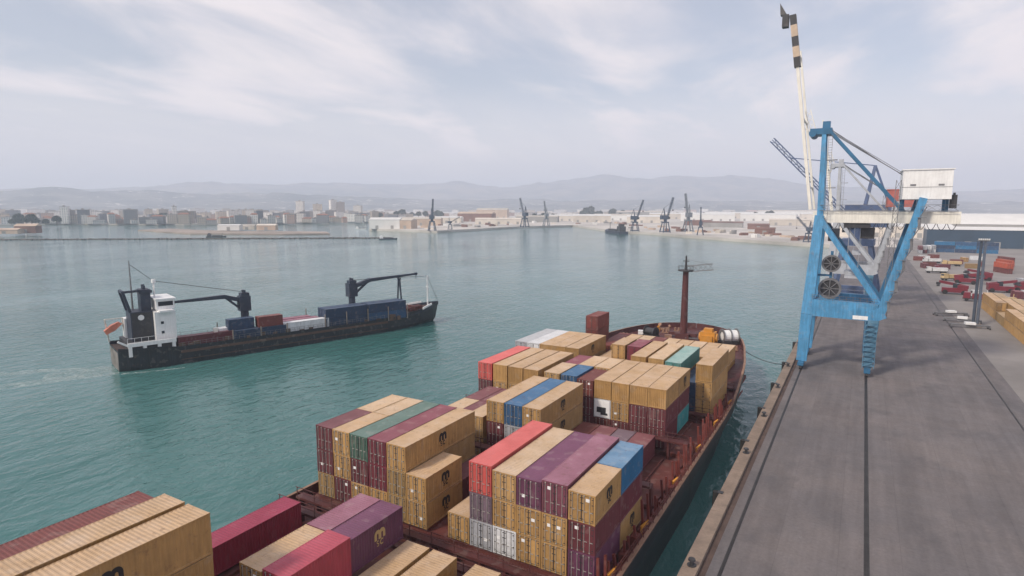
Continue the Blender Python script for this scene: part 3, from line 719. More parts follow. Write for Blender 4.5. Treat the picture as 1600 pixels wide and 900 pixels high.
# mooring line
def rope(name, p, q, sag, r, m, label):
    b_ = MB(); p, q = Vector(p), Vector(q); n = 14; prev = None
    for i in range(n + 1):
        t = i / n; c = p.lerp(q, t); c.z -= sag * 4 * t * (1 - t)
        if prev is not None: b_.tube(prev, c, r, n=6)
        prev = c
    return tag(b_.build(name, m), label, 'rope')
rope('mooring_rope', (-20.0, 126.5, 4.6), (-11.7, 133.0, .75), .9, .07, M_dark, 'dark mooring rope sagging from the bow to the quay bollard')

# ------------------------------------------------------------------ the small cargo ship under way
HD = R(18)
feeder = thing('cargo_ship', 'dark small cargo ship with two deck cranes under way on the open water', 'ship', (-143.8, 69.2, WZ), -HD)
# local: +y forward, +x starboard
fst = [(0, 5.6, 4.6, 5.2), (2, 6.2, 5.6, 5.0), (8, 6.5, 6.3, 4.7), (12, 6.5, 6.5, 4.1), (60, 6.5, 6.5, 3.9), (68, 6.3, 6.0, 4.1), (74, 5.7, 4.8, 4.6), (79, 4.7, 3.2, 5.0), (84, 2.7, 1.2, 5.6), (87, 1.0, .3, 5.9), (88.2, .1, .05, 6.0)]
hb = MB(); inn = MB(); dk = MB()
for s in (-1, 1):
    pr = None
    for (y_, d, wl, zt) in fst:
        yw = y_ - max(0, y_ - 76) * .2
        p = [(s * d, y_, zt), (s * (d + wl) / 2, (y_ + yw) / 2, 1.0), (s * wl, yw, -.4), (s * wl, yw, -2)]
        if pr:
            for i in range(3): hb.add([pr[i], p[i], p[i + 1], pr[i + 1]], [(0, 1, 2, 3)])
            inn.add([(pr[0][0] - s * .15 * (pt[1] > .3), pr[0][1], pr[0][2] + .05), (p[0][0] - s * .1 * (d > .3), y_, zt + .05), (p[0][0] - s * .1 * (d > .3), y_, zt - 1), (pr[0][0] - s * .15, pr[0][1], pr[0][2] - 1)], [(0, 1, 2, 3)])
        pr = p; pt = (y_, d)
hb.add([(-5.6, 0, 4.6), (5.6, 0, 4.6), (5.1, 0, 1), (4.6, 0, -.4), (-4.6, 0, -.4), (-5.1, 0, 1)], [(0, 1, 2, 3, 4, 5)])
for t0, t1 in zip(fst, fst[1:]):
    dk.add([(-t0[1] + .1, t0[0], t0[3] - .75), (t0[1] - .1, t0[0], t0[3] - .75), (max(.02, t1[1] - .1), t1[0], t1[3] - .75), (-max(.02, t1[1] - .1), t1[0], t1[3] - .75)], [(0, 1, 2, 3)])
M_fh = mat('navy black hull', (.018, .024, .032), .4, vary=.35, scale=.25, rust=.45, streak=.35)
MB().add([(-5.0, -.03, 4.2), (5.0, -.03, 4.2), (4.6, -.03, .8), (4.2, -.03, .1), (-4.2, -.03, .1), (-4.6, -.03, .8)], [(0, 1, 2, 3, 4, 5)]).build('transom_plate', mat('weathered grey transom', (.20, .19, .18), .7, vary=.4, scale=.4, rust=.5, streak=.3), feeder)
hb.build('hull', M_fh, feeder); inn.build('bulwark', M_navy, feeder); dk.build('deck', mat('dark brown deck', (.075, .05, .045), .8, vary=.3), feeder)
MB().box(-5.2, 5.2, 13, 45.5, 2.2, 3.4).box(-5.2, 5.2, 46.5, 73, 2.2, 3.4).build('hatch_coaming', mat('grey brown hatch', (.09, .075, .07), .8), feeder)
MB().box(6.45, 6.6, 12, 66, 2.6, 3.2).box(6.46, 6.58, 12, 66, 1.0, 1.15).build('rubbing_strake', mat('rusty strake', (.10, .06, .045), .8, rust=.6), feeder)
q = MB()
q.box(-5.6, 5.6, 2.0, 11.0, 4.0, 6.0)
q.build('poop_house', M_dark, feeder)
q = MB()
for y_ in (2.2, 5.0, 7.9, 10.8): q.box(5.7, 6.25, y_ - .35, y_ + .35, 3.2, 5.4)
q.box(5.6, 6.3, 1.8, 11.3, 5.4, 6.2); q.bar((6.1, 1.8, 6.3), (6.1, 11.2, 6.3), .08); q.bar((5.9, 0, 6.9), (6.0, 2, 5.6), .4); q.bar((6.1, 11.2, 7.3), (6.1, 1.8, 7.3), .07)
for i in range(8): q.bar((6.1, 1.8 + i * 1.34, 6.2), (6.1, 1.8 + i * 1.34, 7.3), .07)
q.build('poop_gallery', M_white, feeder)
q = MB(); q.box(-2.2, 3.3, 3.2, 7.4, 6.0, 12.6); q.build('funnel_casing', M_navy, feeder)
q = MB(); q.box(-1.2, 2.2, 5.6, 7.6, 12.6, 17.4); q.box(-1.6, 2.6, 5.3, 7.9, 16.6, 17.2); q.tube((0, 6.6, 17.4), (0, 6.6, 18.4), .35); q.tube((1, 6.6, 17.4), (1, 6.6, 18.2), .3)
q.build('funnel', M_navy, feeder)
q = MB(); q.bar((2.6, 3.3, 12.6), (2.6, 2.2, 17.2), .55); q.bar((2.6, 2.2, 17.2), (2.0, 5.6, 17.2), .5); q.bar((-1.6, 3.3, 12.6), (-1.6, 2.2, 17.2), .55); q.bar((-1.6, 2.2, 17.2), (2.6, 2.2, 17.2), .5)
q.build('aft_gantry', M_navy, feeder)
MB().tube((3.33, 5.2, 11.3), (3.40, 5.2, 11.3), .62, n=18).build('funnel_badge', M_white, feeder)
q = MB(); q.box(-5.2, 5.0, 7.6, 11.8, 6.0, 12.4); q.box(-5.2, -2.4, 2.8, 7.6, 6.0, 10.5)
wh = q.build('deckhouse', M_white, feeder)
for z_ in (7.4, 9.6):
    for x in (-3.6, -1.2, 1.2, 3.6): MB().box(x - .35, x + .35, 11.79, 11.84, z_, z_ + .7).build('window', M_glass, wh)
    for y_ in (9.0,): MB().box(4.99, 5.04, y_ - .3, y_ + .3, z_, z_ + .6).build('window', M_glass, wh)
q = MB(); q.box(-6.3, 6.3, 8.4, 11.2, 12.4, 12.8); q.box(-3.8, 4.2, 8.2, 11.9, 12.8, 15.0); q.box(-4.1, 4.5, 8.0, 12.2, 15.0, 15.3)
br = q.build('wheelhouse', M_white, feeder)
MB().box(-3.7, 4.1, 11.88, 11.95, 13.6, 14.6).box(4.18, 4.24, 8.6, 11.6, 13.6, 14.6).build('window', M_glass, br)
q = MB(); q.tube((0, 8.8, 15.3), (0, 8.8, 19.0), .16); q.tube((-1, 8.8, 17.6), (1, 8.8, 17.6), .08); q.tube((0, 8.8, 18.6), (0, 8.8, 19.4), .45, n=12)
q.build('radar_mast', M_white, feeder)
q = MB(); q.tube((-2, 4.6, 12.5), (-2, 4.6, 23.8), .22, .1); q.bar((-3.2, 4.6, 20), (-.8, 4.6, 20), .14); q.bar((-2.7, 4.6, 22), (-1.3, 4.6, 22), .2); q.bar((-2.6, 4.6, 18), (-1.2, 4.6, 18), .16)
q.build('signal_mast', M_steel, feeder)
q = MB()
q.add([(-1, -2.8, .3), (1, -2.8, .3), (1.25, 0, 0), (-1.25, 0, 0), (.9, 2.9, .5), (-.9, 2.9, .5), (-.9, -2.6, 1.7), (.9, -2.6, 1.7), (1.1, 0, 2.0), (-1.1, 0, 2.0), (.7, 2.4, 1.6), (-.7, 2.4, 1.6)],
      [(0, 1, 7, 6), (1, 2, 8, 7), (2, 4, 10, 8), (4, 5, 11, 10), (5, 3, 9, 11), (3, 0, 6, 9), (6, 7, 8, 9), (9, 8, 10, 11), (0, 3, 2, 1), (3, 5, 4, 2)])
lb = q.build('lifeboat', M_orange, feeder, (-3.6, 1.0, 8.0)); lb.rotation_euler = (R(32), 0, 0); lb.scale = (.68, .68, .68)
MB().bar((-5.4, 0, 5), (-3.4, -.8, 10.6), .3).bar((-5.4, 3.2, 5), (-3.4, 2.6, 10.6), .3).bar((-3.4, -.8, 10.6), (-3.4, 2.6, 10.6), .25).build('davit', M_cream, feeder)
def deck_crane(y_, z0, zt, tip_y, tip_z, rest=None):
    q = MB(); q.tube((0, 0, z0), (0, 0, zt - 4.2), 1.0, .95, 14); q.box(-1.2, 1.2, -1.3, 1.3, zt - 4.4, zt - .6); q.box(-1.0, 1.0, -.9, 1.1, zt - .6, zt + .2); q.tube((-.6, 0, zt + .2), (-.6, 0, zt + .9), .3); q.tube((.6, 0, zt + .2), (.6, 0, zt + .9), .3)
    c_ = q.build('deck_crane', M_navy, feeder, (0, y_, 0)); s = 1 if tip_y > y_ else -1
    j = MB(); a = Vector((0, s * 1.2, zt - 1.5)); t = Vector((0, tip_y - y_, tip_z))
    knee = a.lerp(t, .22) + Vector((0, 0, .9))
    j.bar(a, knee, 1.3, 1.0); j.bar(knee, t, 1.2, .95, .5, .5); j.bar((0, s * 1.2, zt - 3.6), knee, .6, .5); j.tube(t + Vector((-.35, 0, 0)), t + Vector((.35, 0, 0)), .45)
    j.bar(t, t + Vector((0, 0, -1.6)), .12)
    j.build('jib', M_navy, c_)
    MB().box(-.5, .5, s * 1.3 - .3, s * 1.3 + .3, zt - 3, zt - 1.8).build('operator_cab', M_glass, c_)
deck_crane(28.6, 3.0, 14.2, 11.5, 13.6); deck_crane(58.3, 3.0, 14.9, 80.0, 15.4)
MB().bar((-1.4, 74, 4.0), (-.4, 74, 14.4), .35).bar((1.4, 74, 4.0), (.4, 74, 14.4), .35).bar((-.9, 74, 14.4), (.9, 74, 14.4), .4).bar((0, 75.2, 4), (0, 74, 13.5), .3).build('jib_rest', M_navy, feeder)
MB().tube((0, 84.2, 5.2), (0, 84.2, 14.6), .26, .12).bar((-.9, 84.2, 11), (.9, 84.2, 11), .12).build('bow_mast', M_white, feeder)
MB().box(-2, 2, 78, 79.2, 4.2, 5.6).box(-1.2, 1.2, 80, 81.5, 4.4, 5.5).tube((-1.8, 77, 4.8), (1.8, 77, 4.8), .6).build('windlass', M_deckred, feeder)
MB().bar((4.9, 79.2, 5.2), (2.9, 83.7, 5.9), .3, .6).bar((-4.9, 79.2, 5.2), (-2.9, 83.7, 5.9), .3, .6).build('bow_rail', M_white, feeder)
def fcont(col, x, y_, z_, L_, label, h=2.591):
    p = Matrix.Rotation(-HD, 3, 'Z') @ Vector((x, y_, 0)) + Vector((-143.8, 69.2, 0))
    container(col, p.x, p.y, WZ + z_, L_, h, 'door', rz=-HD, rods=False, label=label, group='containers on the small cargo ship')
fcont('maroon', 3.9, 18.0, 3.42, 12.192, 'long maroon container forward of the white deckhouse of the small ship')
fcont('navy', 5.0, 27.2, 3.42, 6.058, 'navy container low on the small ship, aft of its twin below the red one')
fcont('navy', 5.0, 33.6, 3.42, 6.058, 'navy container low on the small ship, under the red container')
fcont('navy', 3.6, 26.2, 6.03, 6.058, 'dark blue container beside the red one on the small ship')
fcont('navy', 1.1, 26.2, 3.42, 6.058, 'navy container hidden behind the dark blue one by the aft deck crane') if False else None
fcont('rust', 4.6, 33.0, 6.03, 6.058, 'red container standing on the navy ones of the small ship')
fcont('white', 4.9, 42.2, 3.42, 12.192, 'long white container amidships on the small ship', 2.9)
fcont('mauve', 2.0, 40.8, 3.42, 12.192, 'mauve topped container behind the long white one on the small ship', 2.9)
fcont('mauve', -1.0, 39.8, 3.42, 12.192, 'mauve container on the far side of the small ship amidships', 2.9)
for i, (y_, a, b_) in enumerate(((53.6, 'navy', 'navy'), (66.4, 'blue', 'navy'))):
    wh_ = ('aft', 'forward')[i]
    fcont(a, 4.9, y_, 3.42, 12.192, f'blue container in the lower tier of the {wh_} blue stack on the small ship')
    fcont(b_, 4.9, y_, 6.03, 12.192, f'blue container on top of the {wh_} blue stack on the small ship')
    fcont('navy', 2.3, y_, 6.03, 12.192, f'second blue container on top, inboard on the {wh_} stack of the small ship')
    fcont('navy', 2.3, y_, 3.42, 12.192, f'second blue container below, inboard in the {wh_} stack of the small ship')
MB().box(-1.2, 1.2, -1.2, 1.2, 0, 3.2).build('hatch_crane_cab', M_white, feeder, (2.5, 22.5, 3.4))
MB().box(-.4, .4, -.4, .4, 0, 4.4).build('deck_post', M_cream, feeder, (3.8, 20.4, 2.6))

q = MB()
for u in (23.6, 30.3, 36.9, 47.2, 53.4, 59.9, 66.4, 72.8):
    for x in (6.28, -6.28): q.bar((x, u, 3.2), (x, u, 7.4 if u > 45 else 6.4), .22)
    q.bar((-6.28, u, 3.3), (6.28, u, 3.3), .2)
q.build('cell_guide', mat('rusty pale steel', (.26, .22, .19), .7, rust=.5, vary=.3), feeder)
rr = random.Random(4); M_fit = mat('brown deck fitting', (.12, .075, .05), .8, vary=.4)
for i in range(30):
    u = rr.uniform(11.5, 74); x = rr.uniform(5.75, 6.2); MB().box(-.25, .2, -rr.uniform(.2, .9), .5, 0, rr.uniform(.9, 1.9)).build('deck_fitting', M_fit, feeder, (x, u, 3.1))
q = MB()
for x in (-6.45, 6.45):
    for i in range(44): q.bar((x, 12.5 + i * 1.25, 4.1), (x, 12.5 + i * 1.25, 5.0), .06)
    for z_ in (4.5, 5.0): q.bar((x, 12, z_), (x, 67, z_), .05)
q.build('deck_railing', M_steel, feeder)
q = MB()
for a_, b_ in (((0, 8.8, 19), (0, 28.6, 14.6)), ((0, 8.8, 19), (-2, 4.6, 23)), ((0, 84.2, 14.4), (0, 58.3, 15.2)), ((0, 84.2, 14.4), (0, 88, 6.2))): q.tube(a_, b_, .06, n=4)
q.build('rigging', M_dark, feeder)
MB().box(3.1, 3.32, 3.4, 7.2, 6.0, 12.4).box(2.2, 3.3, 7.4, 7.6, 6, 12.6).build('casing_edge', M_dark, feeder)
# wake
q = MB()
def ground_px(px, py, z):
    r = fw * F + rt * (px - CX) - up * (py - CY); return Vector((0, 0, CAMH)) + r * ((z - CAMH) / r.z)
for k, (pts, w0, w1) in enumerate((([(186, 583), (150, 587), (100, 592), (40, 600), (-40, 611)], 1.0, 2.6), ([(176, 573), (120, 577), (60, 580), (-40, 588)], .8, 2.2), ([(182, 579), (150, 581), (110, 585), (60, 590)], 4.2, 3.0), ([(190, 584), (230, 581), (300, 573)], .7, .3))):
    P_ = [ground_px(a_, b_, WZ + .004 + .004 * k) for a_, b_ in pts]; vs = []
    for i in range(len(P_) - 1):
        for j in range(6):
            c_ = P_[i].lerp(P_[i + 1], j / 6); d_ = (P_[min(i + 1, len(P_) - 1)] - P_[i]).normalized(); n_ = Vector((d_.y, -d_.x, 0)); wd = w0 + (w1 - w0) * (i + j / 6) / (len(P_) - 1)
            vs += [c_ - n_ * wd, c_ + n_ * wd]
    q.add(vs, [(2 * i, 2 * i + 1, 2 * i + 3, 2 * i + 2) for i in range(len(vs) // 2 - 1)])
def wake_mat():
    m = bpy.data.materials.new('foamy wake'); m.use_nodes = True; nt = m.node_tree; N = nt.nodes; L = nt.links
    b = N['Principled BSDF']; b.inputs['Base Color'].default_value = (.42, .52, .52, 1); b.inputs['Roughness'].default_value = .6
    tc = N.new('ShaderNodeTexCoord'); nz = N.new('ShaderNodeTexNoise'); nz.inputs['Scale'].default_value = .5; nz.inputs['Detail'].default_value = 8; nz.inputs['Roughness'].default_value = .7
    L.new(tc.outputs['Object'], nz.inputs['Vector'])
    r = N.new('ShaderNodeMapRange'); r.inputs['From Min'].default_value = .36; r.inputs['From Max'].default_value = .72; r.inputs['To Max'].default_value = .85; L.new(nz.outputs['Fac'], r.inputs['Value'])
    L.new(r.outputs[0], b.inputs['Alpha']); return m
tag(q.build('water_wake', wake_mat()), kind='structure')

# ------------------------------------------------------------------ ship-to-shore gantry cranes
def gantry(y0, label, main, dark, girder, house, boom_len, housecol, stripes=True, reels=True, gz=0.0):
    """near frame at y0; x positions are absolute in the quay frame"""
    t = thing('gantry_crane', label, 'crane', (0, y0, 0))
    D = 14.0                                   # distance between the near and the far frame
    GZ = 31.2 + gz
    for yy in (0, D):
        s = 1 if yy == 0 else -1               # frames lean towards each other
        # bogies
        for x in (-9.3, 2.45):
            q = MB().use(dark).box(x - .55, x + .55, yy - 2.6, yy + 2.6, .9, 1.5).use(M_rubber)
            for k in (-2.0, -.75, .75, 2.0): q.use(M_dark).tube((x - .22, yy + k, .47), (x + .22, yy + k, .47), .42, n=12)
            q.use(dark).box(x - .4, x + .4, yy - 1.7, yy - .3, .55, .95).box(x - .4, x + .4, yy + .3, yy + 1.7, .55, .95)
            q.build('bogie', None, t)
        top = Vector((-7.9, yy + s * 2.6, GZ))
        MB().bar((-9.3, yy, 1.5), (-8.9, yy + s * .5, 11.2), 1.7, 1.9, 1.9, 2.1, (1, 0, 0)).bar((-8.9, yy + s * .5, 11.2), top, 1.9, 2.1, 1.5, 1.7, (1, 0, 0)).build('seaside_leg', main, t)
        # landside lower leg with stair rungs
        q = MB().bar((2.45, yy, 1.5), (2.9, yy + s * .4, 11.0), 1.5, 1.5, 1.9, 1.9, (1, 0, 0))
        for i in range(9): q.box(1.5, 3.6, yy - 1.15, yy + 1.1, 2.0 + i, 2.08 + i); q.bar((1.6, yy - 1.1, 2 + i), (3.5, yy - 1.1, 3 + i), .09)
        for cx_ in (1.55, 3.55): q.bar((cx_, yy - 1.12, 1.5), (cx_, yy - 1.12, 11), .1)
        q.build('landside_leg', dark if yy else M_lleg, t)
        MB().bar((-8.0, yy + s * .45, 12.7), (3.4, yy + s * .45, 12.5), 1.7, 3.4).build('portal_beam', main, t)
        MB().bar((4.0, yy + s * .5, 12.6), (9.3, yy + s * 1.6, 34.6), 1.5, 1.6, 1.3, 1.4, (0, 1, 0)).bar((3.0, yy + s * .45, 13.2), (4.0, yy + s * .5, 11.2), 1.8, 2.2).build('inclined_leg', main if not yy else dark, t)
        MB().bar((-7.6, yy + s * 2.3, GZ - .8), (4.0, yy + s * .7, 13.6), 1.05, 1.0).build('diagonal_brace', main if not yy else dark, t)
    # beams joining the frames
    MB().box(-9.6, -8.0, 1.6, D - 1.6, 11.4, 13.6).box(2.4, 4.0, 1.6, D - 1.6, 11.2, 13.0).build('sill_beam', main, t)
    # girder
    q = MB()
    for yy in (4.2, D - 4.2): q.box(-9.2, 15.5, yy - .55, yy + .55, GZ - 1.4, GZ + .9)
    for i in range(7): q.box(-8.5 + i * 3.9, -8.1 + i * 3.9, 4.8, D - 4.8, GZ - .4, GZ + .2)
    q.build('main_girder', girder, t)
    MB().truss((-8, 3.2, GZ + 1.6), (15, 3.2, GZ + 1.6), .5, 1.1, 14, .07).build('walkway', M_steel, t)
    # apex tower
    q = MB()
    for yy in (4.0, D - 4.0): q.bar((-7.9, yy, GZ), (-8.2, yy + (.9 if yy < 7 else -.9), GZ + 16.6), 1.15, 1.15, .8, .8, (1, 0, 0))
    q.bar((-8.0, 4.5, GZ + 8), (-8.1, D - 4.5, GZ + 8), .5)
    q.build('apex_tower', main, t)
    MB().box(-10.8, -6.8, 4.4, D - 4.4, GZ + 16.4, GZ + 17.6).box(-8.6, -7.2, 5.2, 6.6, GZ + 17.6, GZ + 19).tube((-10.3, 4.2, GZ + 16.6), (-10.3, D - 4.2, GZ + 16.6), .7, n=14).build('apex_head', dark, t)
    q = MB()
    for yy in (4.6, D - 4.6):
        q.bar((-7.2, yy, GZ + 17), (5.9, yy, GZ + 1.6), .5, .55); q.bar((5.9, yy, GZ + 1.6), (7.6, yy, GZ - .9), .6, .8)
    q.build('back_stay', dark, t)
    q = MB()
    for yy in (4.8, D - 4.8): q.tube((-7.4, yy, GZ + 17.4), (6.5, yy, GZ + 7.8), .05, n=5)
    q.build('stay_rope', M_steel, t)
    MB().bar((9.2, 1.6, GZ + 2.6), (9.2, D - 1.6, GZ + 2.6), 1.0, 1.4).bar((8.0, 2, GZ - .9), (9.2, 2, GZ + 2.4), .7).build('rear_beam', dark, t)
    # machinery house
    q = MB().box(5.8, 13.6, 1.8, 11.8, GZ + 3.2, GZ + 8.6).box(5.6, 13.8, 1.6, 12.0, GZ + 8.6, GZ + 8.8)
    mh = q.build('machinery_house', house, t)
    for x in (7.5, 11.9): MB().box(x - .45, x + .45, 1.72, 1.79, GZ + 5.7, GZ + 6.0).build('vent', M_steel, mh)
    MB().box(5.75, 13.65, 1.76, 1.795, GZ + 5.4, GZ + 5.48).build('trim', M_steel, mh)
    for x in (6.2, 13.2):
        for yy in (4.2, D - 4.2): MB().bar((x, yy, GZ + .9), (x, yy, GZ + 3.2), .5).build('house_support', dark, t)
    MB().truss((4.6, 1.5, GZ - 20), (5.2, 1.5, GZ + 6.8), .8, .8, 16, .09, (1, 0, 0)).build('lift_shaft', M_steel, t)
    MB().box(13.6, 14.6, 3, 5, GZ + 1.5, GZ + 4).tube((14.2, 4, GZ + 2), (14.2, 4, GZ + 4.4), .2).build('trolley_winch', M_dark, t)
    # boom, raised
    hinge = Vector((-9.8, 0, GZ + 1.2)); tip = hinge + Vector((-boom_len * math.sin(R(8.0)), 0, boom_len * math.cos(R(8.0))))
    for i, yy in enumerate((4.4, D + 1.5)):
        c_ = MB(); off = Vector((0, yy, 0)); L_ = boom_len * (1 if i == 0 else .88)
        d_ = (tip - hinge).normalized()
        if stripes and i == 0:
            c_.bar(hinge + off, hinge + off + d_ * (L_ - 10.4), .58, .9)
            bo = c_.build('boom', girder, t)
            a = L_ - 10.4
            for k, (ln, m) in enumerate(((2.0, M_dark), (2.1, M_sand2), (2.0, M_dark), (2.3, M_sand2), (2.0, M_dark))):
                MB().bar(hinge + off + d_ * a, hinge + off + d_ * (a + ln), 1.2, 1.35).build('boom_stripe', m, bo); a += ln
        else:
            c_.bar(hinge + off, hinge + off + d_ * L_, .45, .7); c_.build('boom', girder, t)
    q = MB()
    for k in range(3):
        z_ = .12 + k * .36; p = hinge + (tip - hinge) * z_
        q.bar(p + Vector((0, 4.8, 0)), p + Vector((0, D + 1.2, 0)), .3)
    q.build('boom_tie', girder, t)
    if stripes:
        MB().box(-1.3, -.1, -.8, .8, 0, 2.4).add([(-1.7, -.7, 2.4), (-.5, -.7, 2.4), (-1.7, .7, 2.4), (-.5, .7, 2.4), (-1.9, -.5, 4.8), (-1.9, .5, 4.8)], [(0, 1, 4), (2, 5, 3), (0, 4, 5, 2), (1, 3, 5, 4), (0, 2, 3, 1)]).build('boom_tip_frame', M_dark, t, tuple(tip + Vector((-.6, 4.4, -2.2))))
    q = MB()
    for yy in (4.8, D - 4.8):
        p = hinge + (tip - hinge) * .42; q.tube((-10.3, yy, GZ + 17.2), p + Vector((.3, yy, 0)), .1, n=6)
    q.truss((-10.2, 6.6, GZ + 16.8), (-11.6, 6.8, GZ + 21.5), 1.0, 1.0, 4, .12, (0, 1, 0))
    q.build('forestay', M_cream, t)
    # trolley and spreader
    MB().box(-3.5, 1.0, 4.0, D - 4.0, GZ - 2.4, GZ - 1.5).box(-.5, 2.0, 5.8, 8.4, GZ - 4.6, GZ - 2.4).build('trolley', M_dark, t)
    q = MB()
    for x, yy in ((-2.5, 5.5), (-.5, 5.5), (-2.5, 8.5), (-.5, 8.5)): q.tube((x, yy, GZ - 2.4), (x, yy, GZ - 11.4), .05, n=5)
    q.box(-2.9, -.1, 4.2, 9.8, GZ - 11.9, GZ - 11.3); q.box(-2.7, -.3, .9, 13.1, GZ - 12.3, GZ - 11.9)
    q.build('spreader', M_greyblue, t)
    # cable reels
    if reels:
        for z_, r_ in ((16.4, 2.15), (21.5, 1.75)):
            q = MB().use(M_steel).ring((0, 0, 0), (0, 1, 0), r_ * .80, r_, .7, 28)
            q.use(M_dark).ring((0, .1, 0), (0, 1, 0), .2, r_ * .8, .35, 24)
            for k in range(8): q.use(M_steel).bar((0, -.3, 0), (r_ * .95 * math.cos(k * .785), -.3, r_ * .95 * math.sin(k * .785)), .14)
            q.build('cable_reel', None, t, (-5.2, 3.2, z_))
        MB().bar((-5.2, 4.0, 13.0), (-5.2, 4.0, 24.0), .5).bar((-8.6, 4.0, 19.0), (-5.2, 4.0, 19.0), .4).build('reel_mast', dark, t)
        MB().box(-2.3, .3, -.875, -.86, 11.0, 11.75).build('sign_plate', M_white, t, (1.6, .45, 0))
    # hand rails, stairs and festoon
    for yy in (-.45, D + .45):
        q = MB()
        for z_ in (14.9, 15.4): q.bar((-8.2, yy, z_), (3.2, yy, z_ - .2), .06)
        for i in range(10): q.bar((-8.0 + i * 1.2, yy, 14.4), (-8.0 + i * 1.2, yy, 15.4 - .02 * i), .06)
        q.build('hand_rail', M_steel, t)
    q = MB(); p0 = Vector((4.9, -.7, 13.0)); p1 = Vector((9.6, .4, 33.0))
    for i in range(10):
        a_ = p0.lerp(p1, i / 10); b_ = p0.lerp(p1, (i + 1) / 10); sx = .7 if i % 2 else -.7
        q.bar(a_ + Vector((-sx * .4, -.35, 0)), b_ + Vector((sx * .4, -.35, 0)), .5, .08); q.bar(a_ + Vector((-sx * .4, -.6, 1)), b_ + Vector((sx * .4, -.6, 1)), .05)
        q.box(b_.x - .8, b_.x + .8, b_.y - .75, b_.y - .1, b_.z - .05, b_.z + .02)
    q.build('stairway', M_steel, t)
    q = MB()
    for i in range(14):
        x_ = -8 + i * 1.7; pr = None
        for j in range(7):
            u = j / 6; c_ = Vector((x_ + 1.7 * u, D - 3.4, GZ - 1.2 - 1.6 * 4 * u * (1 - u)))
            if pr is not None: q.tube(pr, c_, .06, n=5)
            pr = c_
    q.build('festoon_cable', M_dark, t)
    MB().box(-6.2, -4.2, 4.6, 6.6, GZ - 5.2, GZ - 2.6).build('operator_cab', M_glass, t)
    q = MB()
    for k in range(5): q.tube((-7.9 + .25 * k, 4.8, GZ + 17.2), (6.2, 4.6 + .3 * k, GZ + 7.6), .035, n=4)
    q.build('hoist_rope', M_steel, t)
    # ladders
    q = MB()
    for i in range(30): q.bar((-7.2, 2.4, GZ + .5 + i * .5), (-6.5, 2.4, GZ + .5 + i * .5), .05)
    q.bar((-7.2, 2.4, GZ), (-7.2, 2.4, GZ + 16), .08); q.bar((-6.5, 2.4, GZ), (-6.5, 2.4, GZ + 16), .08)
    for z_ in (5.5, 11): q.box(-7.4, -5.4, 2.2, 3.6, GZ + z_, GZ + z_ + .12)
    q.build('ladder', M_steel, t)
    return t
M_lleg = mat('dull blue grey crane paint', (.075, .19, .29), .55, vary=.3, rust=.4)
M_sand2 = mat('pale buff paint', (.52, .40, .30), .5)
gantry(135.4, 'blue ship-to-shore gantry crane with raised striped boom and white machinery house', M_blue, M_bluedk, M_cream, M_white, 39.5, M_white)
gantry(226.0, 'grey and white gantry crane standing on the quay behind the blue one', M_greyblue, M_greyblue, M_cream, mat('faded red house paint', (.42, .12, .10), .6), 31, M_white, stripes=False, reels=False, gz=-1.5)

# ------------------------------------------------------------------ slewing harbour cranes
def harbour_crane(label, loc, rz, m, jib_el=62, sc=1.0, group=None, th=1.0):
    t = thing('harbour_crane', label, 'crane', loc, rz, group)
    q = MB()
    for x in (-5, 5):
        for y_ in (-5, 5): q.bar((x, y_, 0), (x * .55, y_ * .55, 13), 1.2, 1.2, .9, .9)
    q.box(-3.6, 3.6, -3.6, 3.6, 12.4, 14); q.bar((-5, -5, 1), (-5, 5, 1), 1.0); q.bar((5, -5, 1), (5, 5, 1), 1.0)
    q.build('portal', m, t)
    MB().tube((0, 0, 14), (0, 0, 17), 2.2, n=14).box(-2.6, 2.6, -6.5, 3.2, 17, 22.5).build('machinery_house', m, t)
    MB().box(1.0, 3.2, 2.6, 5.2, 17.6, 20.6).build('operator_cab', M_glass, t)
    e = R(jib_el); tip = Vector((0, 3 + 27 * math.cos(e), 20 + 27 * math.sin(e)))
    MB().truss((0, 3, 20), tip, 2.0 * th, 2.0 * th, 10, .34 * th, (1, 0, 0)).bar((0, 3, 20), tip, .9 * th ** 2, .5 * th ** 2).build('jib', m, t)
    MB().bar((-1.2, -1, 22.5), (0, -2.5, 32), .7).bar((1.2, -1, 22.5), (0, -2.5, 32), .7).bar((0, -6, 22.5), (0, -2.5, 32), .5).bar((0, -2.5, 32), tip.lerp(Vector((0, 3, 20)), .25), .22).build('mast_frame', m, t)
    if th == 1: MB().tube(tip, tip + Vector((0, 0, -16)), .12, n=5).box(-.8, .8, tip.y - .8, tip.y + .8, tip.z - 17.6, tip.z - 16).build('hook', M_dark, t)
    t.scale = (sc, sc, sc); return t
M_fc = mat('dark grey blue crane steel', (.045, .065, .105), .6, vary=.2)
M_fc2 = mat('pale grey crane steel', (.16, .18, .21), .6)
